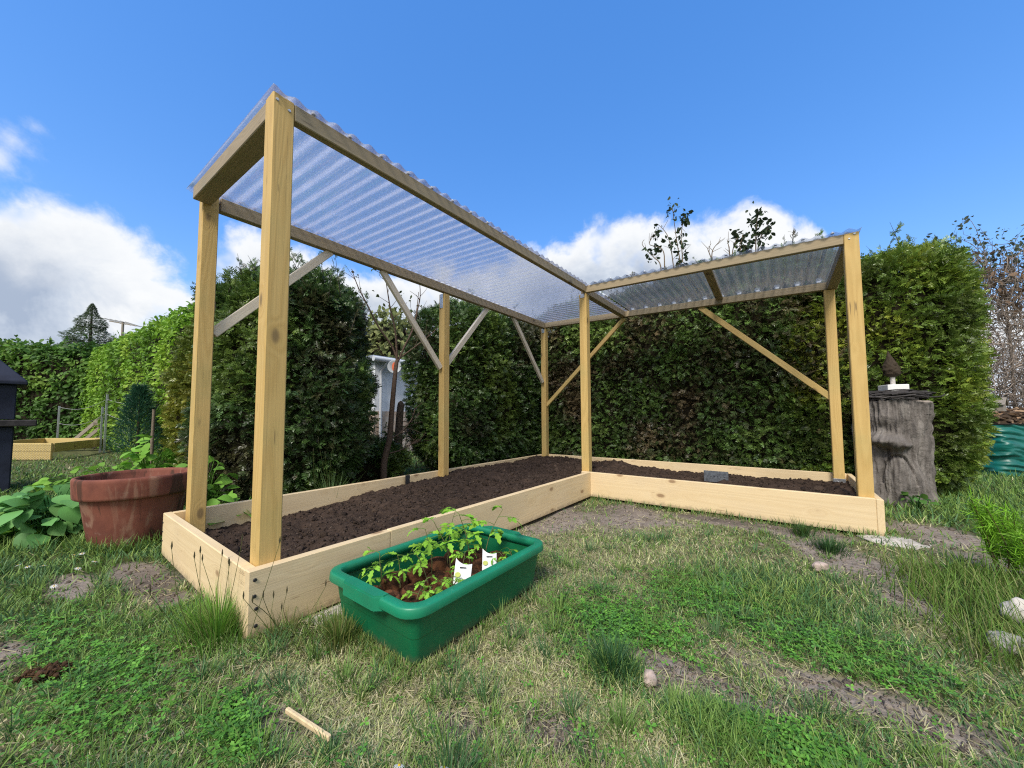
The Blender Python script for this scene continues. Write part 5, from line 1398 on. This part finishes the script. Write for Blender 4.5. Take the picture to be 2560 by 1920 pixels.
# loose tufts: thicker clumps of greener, longer blades all over the lawn
tx, ty, td = sample(700, .55, 6.5, 1.2)
kk = r_.random(len(tx)) > bareness(tx, ty) * .8; tx, ty, td = tx[kk], ty[kk], td[kk]
for X0, Y0, D0 in zip(tx, ty, td):
    m_ = int(r_.uniform(18, 55)); a = r_.uniform(0, 6.28, m_); q = np.abs(r_.normal(size=m_)) * r_.uniform(.012, .035)
    xx = X0 + np.cos(a) * q; yy = Y0 + np.sin(a) * q; ok = ~inside_any(xx, yy); xx, yy, a = xx[ok], yy[ok], a[ok]; m_ = len(xx)
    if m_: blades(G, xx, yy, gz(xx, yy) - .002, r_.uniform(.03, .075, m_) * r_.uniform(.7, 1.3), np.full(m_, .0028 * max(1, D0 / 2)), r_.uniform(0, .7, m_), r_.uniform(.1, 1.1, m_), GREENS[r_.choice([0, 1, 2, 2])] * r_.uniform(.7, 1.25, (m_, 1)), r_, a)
# longer fringe: along boards, pot, tub, right edge
def fringe(n, fx, fy, l0, l1, cols, jit=.02):
    xx = fx + r_.normal(size=n) * jit; yy = fy + r_.normal(size=n) * jit; ok = ~inside_any(xx, yy); xx, yy = xx[ok], yy[ok]; m_ = len(xx)
    dd = np.hypot(xx - CAM[0], yy - CAM[1])
    cc_ = np.array(cols)[r_.integers(0, len(cols), m_)] * r_.uniform(.7, 1.3, (m_, 1))
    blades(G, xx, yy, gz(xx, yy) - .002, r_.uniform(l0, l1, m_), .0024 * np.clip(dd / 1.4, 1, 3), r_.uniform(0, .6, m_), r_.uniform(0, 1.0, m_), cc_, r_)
gl_ = [tuple(q) for q in GREENS]
n = 1500; q = r_.random(n); fringe(n, .10 + .43 * q, np.full(n, .215), .018, .05, gl_ + [(.25, .24, .10)], .018)
n = 900; q = r_.random(n) ** 1.3; fringe(n, np.full(n, .54), .23 + .6 * q, .018, .045, gl_ + [tuple(k) for k in DRYS], .014)
n = 700; q = r_.random(n); fringe(n, L * q, np.full(n, D - .025), .02, .07, gl_[:3] + [(.2, .2, .08)], .02)
n = 1500; a = r_.uniform(0, 6.28, n); fringe(n, pc[0] + np.cos(a) * .21, pc[1] + np.sin(a) * .21, .03, .11, gl_, .02)
n = 4600; fringe(n, r_.uniform(1.75, 2.4, n), r_.uniform(1.15, 2.0, n), .05, .16, [(.10, .20, .03), (.14, .24, .04), (.22, .24, .08)], .05)
n = 4200; fringe(n, r_.uniform(2.2, 4.2, n), r_.uniform(3.2, 6.0, n), .04, .14, gl_ + [(.11, .22, .04)], .05)
n = 3000; fringe(n, r_.uniform(-4.2, -1.6, n), r_.uniform(-.7, .6, n), .03, .12, gl_ + [(.10, .22, .03)], .05)
tag(G.build('grass', M['grass']), 'short patchy lawn grass, green mixed with dry straw blades, around the bed', 'grass', kind='stuff')

# clover and small weeds in the lawn
def clover_tpl():
    v = []; f = []
    for k in range(3):
        a = 2 * math.pi * k / 3; ca, sa = math.cos(a), math.sin(a); n = len(v)
        for (px_, py_, pz_) in ((0, 0, 0), (.26, .42, .06), (.16, .80, .02), (0, .70, -.03), (-.16, .80, .02), (-.26, .42, .06)):
            v.append((px_ * ca - py_ * sa, px_ * sa + py_ * ca, pz_))
        f += [(n, n + 1, n + 2, n + 3), (n, n + 3, n + 4, n + 5)]
    return np.array(v), np.array(f)
CLV = clover_tpl(); B = Bulk()
x, y, d = sample(170000, .42, 5.0, 1.3)
k = r_.random(len(x)) < np.clip(blobs(x, y, CLOVER) * 1.0 - .12 + .04, 0, 1) * (1 - .8 * bareness(x, y)) + .012; x, y = x[k], y[k]; n = len(x)
P = np.stack([x, y, gz(x, y) + r_.uniform(.006, .032, n)], -1); nz = np.array([0, 0, 1.]) + r_.normal(size=(n, 3)) * .35
cpal = np.array([(.12, .32, .045), (.16, .37, .055), (.095, .25, .05)])
B.scatter(*CLV, P, frames(r_.normal(size=(n, 3)) * [1, 1, .1], nz), r_.uniform(.007, .016, n), cpal[r_.integers(0, 3, n)] * r_.uniform(.7, 1.25, (n, 1)))
tag(B.build('clover', M['foliage']), 'patches of small bright clover leaves growing through the lawn', 'clover', kind='stuff')

# dry clippings lying on the bare earth
B = Bulk(); x, y, d = sample(42000, .42, 5.0, 1.4); k = r_.random(len(x)) < .25 + .7 * dryness(x, y); x, y, d = x[k], y[k], d[k]; n = len(x)
dd = r_.normal(size=(n, 3)); dd[:, 2] *= .15
B.scatter(fib * np.array([1.05, 1, 1]), fibf, np.stack([x, y, gz(x, y) + r_.uniform(.002, .012, n)], -1), frames(dd, np.array([0, 0, 1.]) + r_.normal(size=(n, 3)) * .4), r_.uniform(.012, .04, n) * np.clip(d / 1.8, 1, 2), np.array([(.38, .34, .21)]) * r_.uniform(.5, 1.35, (n, 1)))
tag(B.build('straw', M['dry']), 'loose dry grass clippings scattered over the bare earth and lawn', 'straw', kind='stuff')

B = Bulk(); x, y, d = sample(90000, .42, 4.5, 1.4); k = r_.random(len(x)) < bareness(x, y) * .8; x, y, d = x[k], y[k], d[k]; n = len(x)
B.scatter(cub, cubf, np.stack([x, y, gz(x, y) + .001], -1), frames(r_.normal(size=(n, 3)), r_.normal(size=(n, 3))), .002 + r_.gamma(1.6, .0026, n), np.array([.24, .20, .165]) * r_.uniform(.45, 1.35, (n, 1)))
tag(B.build('soil_crumbs', M['soil']), 'dry grey brown crumbs of earth on the bare patches of the lawn', 'soil crumbs', kind='stuff')

# a few tufts large enough to stand out
def tuft(label, loc, n, rad, l0, l1, cols, seed, seedheads=0, name='grass_tuft', wd=.0028):
    r2 = np.random.default_rng(seed); B = Bulk(); a = r2.uniform(0, 6.28, n); q = np.abs(r2.normal(size=n)) * rad
    x = loc[0] + np.cos(a) * q; y = loc[1] + np.sin(a) * q; ok = ~inside_any(x, y); x, y, a = x[ok], y[ok], a[ok]; n = len(x)
    cc_ = np.array(cols)[r2.integers(0, len(cols), n)] * r2.uniform(.7, 1.3, (n, 1))
    blades(B, x, y, gz(x, y) - .002, r2.uniform(l0, l1, n), wd * r2.uniform(.7, 1.3, n), r2.uniform(0, .45, n), r2.uniform(.1, 1.0, n), cc_, r2, a)
    o = B.build(name, M['grass'], None, False, (loc[0], loc[1], 0)); tag(o, label, 'grass tuft')
    if seedheads:
        S = Bulk()
        for k in range(seedheads):
            p = np.array([r2.normal() * rad * .7, r2.normal() * rad * .7, 0]); tp = p + np.array([r2.normal() * .05, r2.normal() * .05, r2.uniform(l1 * 1.1, l1 * 1.9)])
            if inside_any(np.array([loc[0] + p[0]]), np.array([loc[1] + p[1]]))[0]: p[:2] = (.03, -.03)
            S.tube(curve([p, (p + tp) / 2 + r2.normal(size=3) * .01, tp], 7), np.linspace(.0012, .0007, 7), (.13, .15, .05), 4)
            S.tube([tp, tp + [0, 0, .008], tp + [.001, 0, .022]], [.0012, .0026, .0008], (.10, .09, .05), 5)
        S.build('seed_heads', M['grass'], o)
    return o
tuft('tall fresh grass tuft with seed heads at the near corner of the bed', (-.10, -.045), 620, .055, .07, .17, [(.13, .29, .035), (.10, .24, .035), (.18, .33, .05), (.28, .34, .11)], 1, 10)
tuft('few long grass stems with seed heads before the long board near its corner', (.06, .09), 150, .05, .03, .09, [(.14, .18, .05), (.25, .24, .10)], 2, 7)
tuft('dark green dense grass tuft in the lawn right of the tub', (.955, .555), 340, .030, .05, .115, [(.030, .095, .028), (.045, .12, .030), (.04, .11, .05)], 3)
tuft('dark grass tuft before the middle of the short arm board', (1.42, 2.34), 260, .035, .05, .11, [(.04, .10, .025), (.07, .13, .03)], 4)
tuft('wide dark grass tuft in the lawn before the right end of the bed', (1.52, 2.10), 420, .045, .04, .09, [(.035, .095, .03), (.05, .12, .03)], 5)
tuft('bluish grass tuft at the bottom edge of the lawn', (.82, .075), 220, .035, .04, .085, [(.05, .13, .05), (.07, .16, .05)], 6)
tuft('pale arching grass tuft behind the left back board by the dark thuja', (-1.33, .92), 200, .05, .18, .36, [(.09, .17, .05), (.13, .22, .06), (.16, .24, .10)], 7, 4)
tuft('yellow green grass tuft against the near end of the green tub', (.22, .175), 420, .05, .04, .10, [(.12, .17, .035), (.09, .16, .03), (.20, .21, .07)], 8)

# daisies
DS = Bulk()
dz_ = thing('daisy', 'tiny white daisy in the grass left of the near bed corner', 'daisy', (0, 0, 0), 0, 'daisies in the lawn')
for k in range(11):
    a = 2 * math.pi * k / 11; DS.scatter(*COTY, np.array([[.002 * math.cos(a), .002 * math.sin(a), .035]]), frames(np.array([[math.cos(a), math.sin(a), .15]]), np.array([[0, 0, 1.]])), [.0095], np.array([[.82, .82, .80]]))
DS.build('petals', M['foliage'], dz_)
B = Bulk(); B.tube([(0, 0, .034), (0, 0, .0375)], [.0035, .002], (.65, .45, .03), 8); B.build('centre', M['dry'], dz_)
B = Bulk(); B.tube([(0, 0, -.002), (.002, 0, .018), (0, 0, .034)], .0009, (.08, .16, .03), 5); B.build('stem', M['foliage'], dz_)
dspots = [gnd(200, 1388), gnd(228, 1382), gnd(85, 1410), gnd(101, 1414), gnd(133, 1417), gnd(214, 1420), gnd(166, 1456), gnd(250, 1405)]
for i, (x, y) in enumerate(dspots):
    o = dz_ if i == 0 else copy_tree(dz_)
    o.location = (x, y, float(gz(x, y))); o.rotation_euler = (random.uniform(-.4, .4), random.uniform(-.4, .4), random.uniform(0, 6))
for i, (u, v) in enumerate(((1000, 1910), (1108, 1912))):
    o = copy_tree(dz_); x, y = gnd(u, v); o.location = (x, y, float(gz(x, y))); o['label'] = 'tiny white daisy at the bottom edge of the foreground lawn'
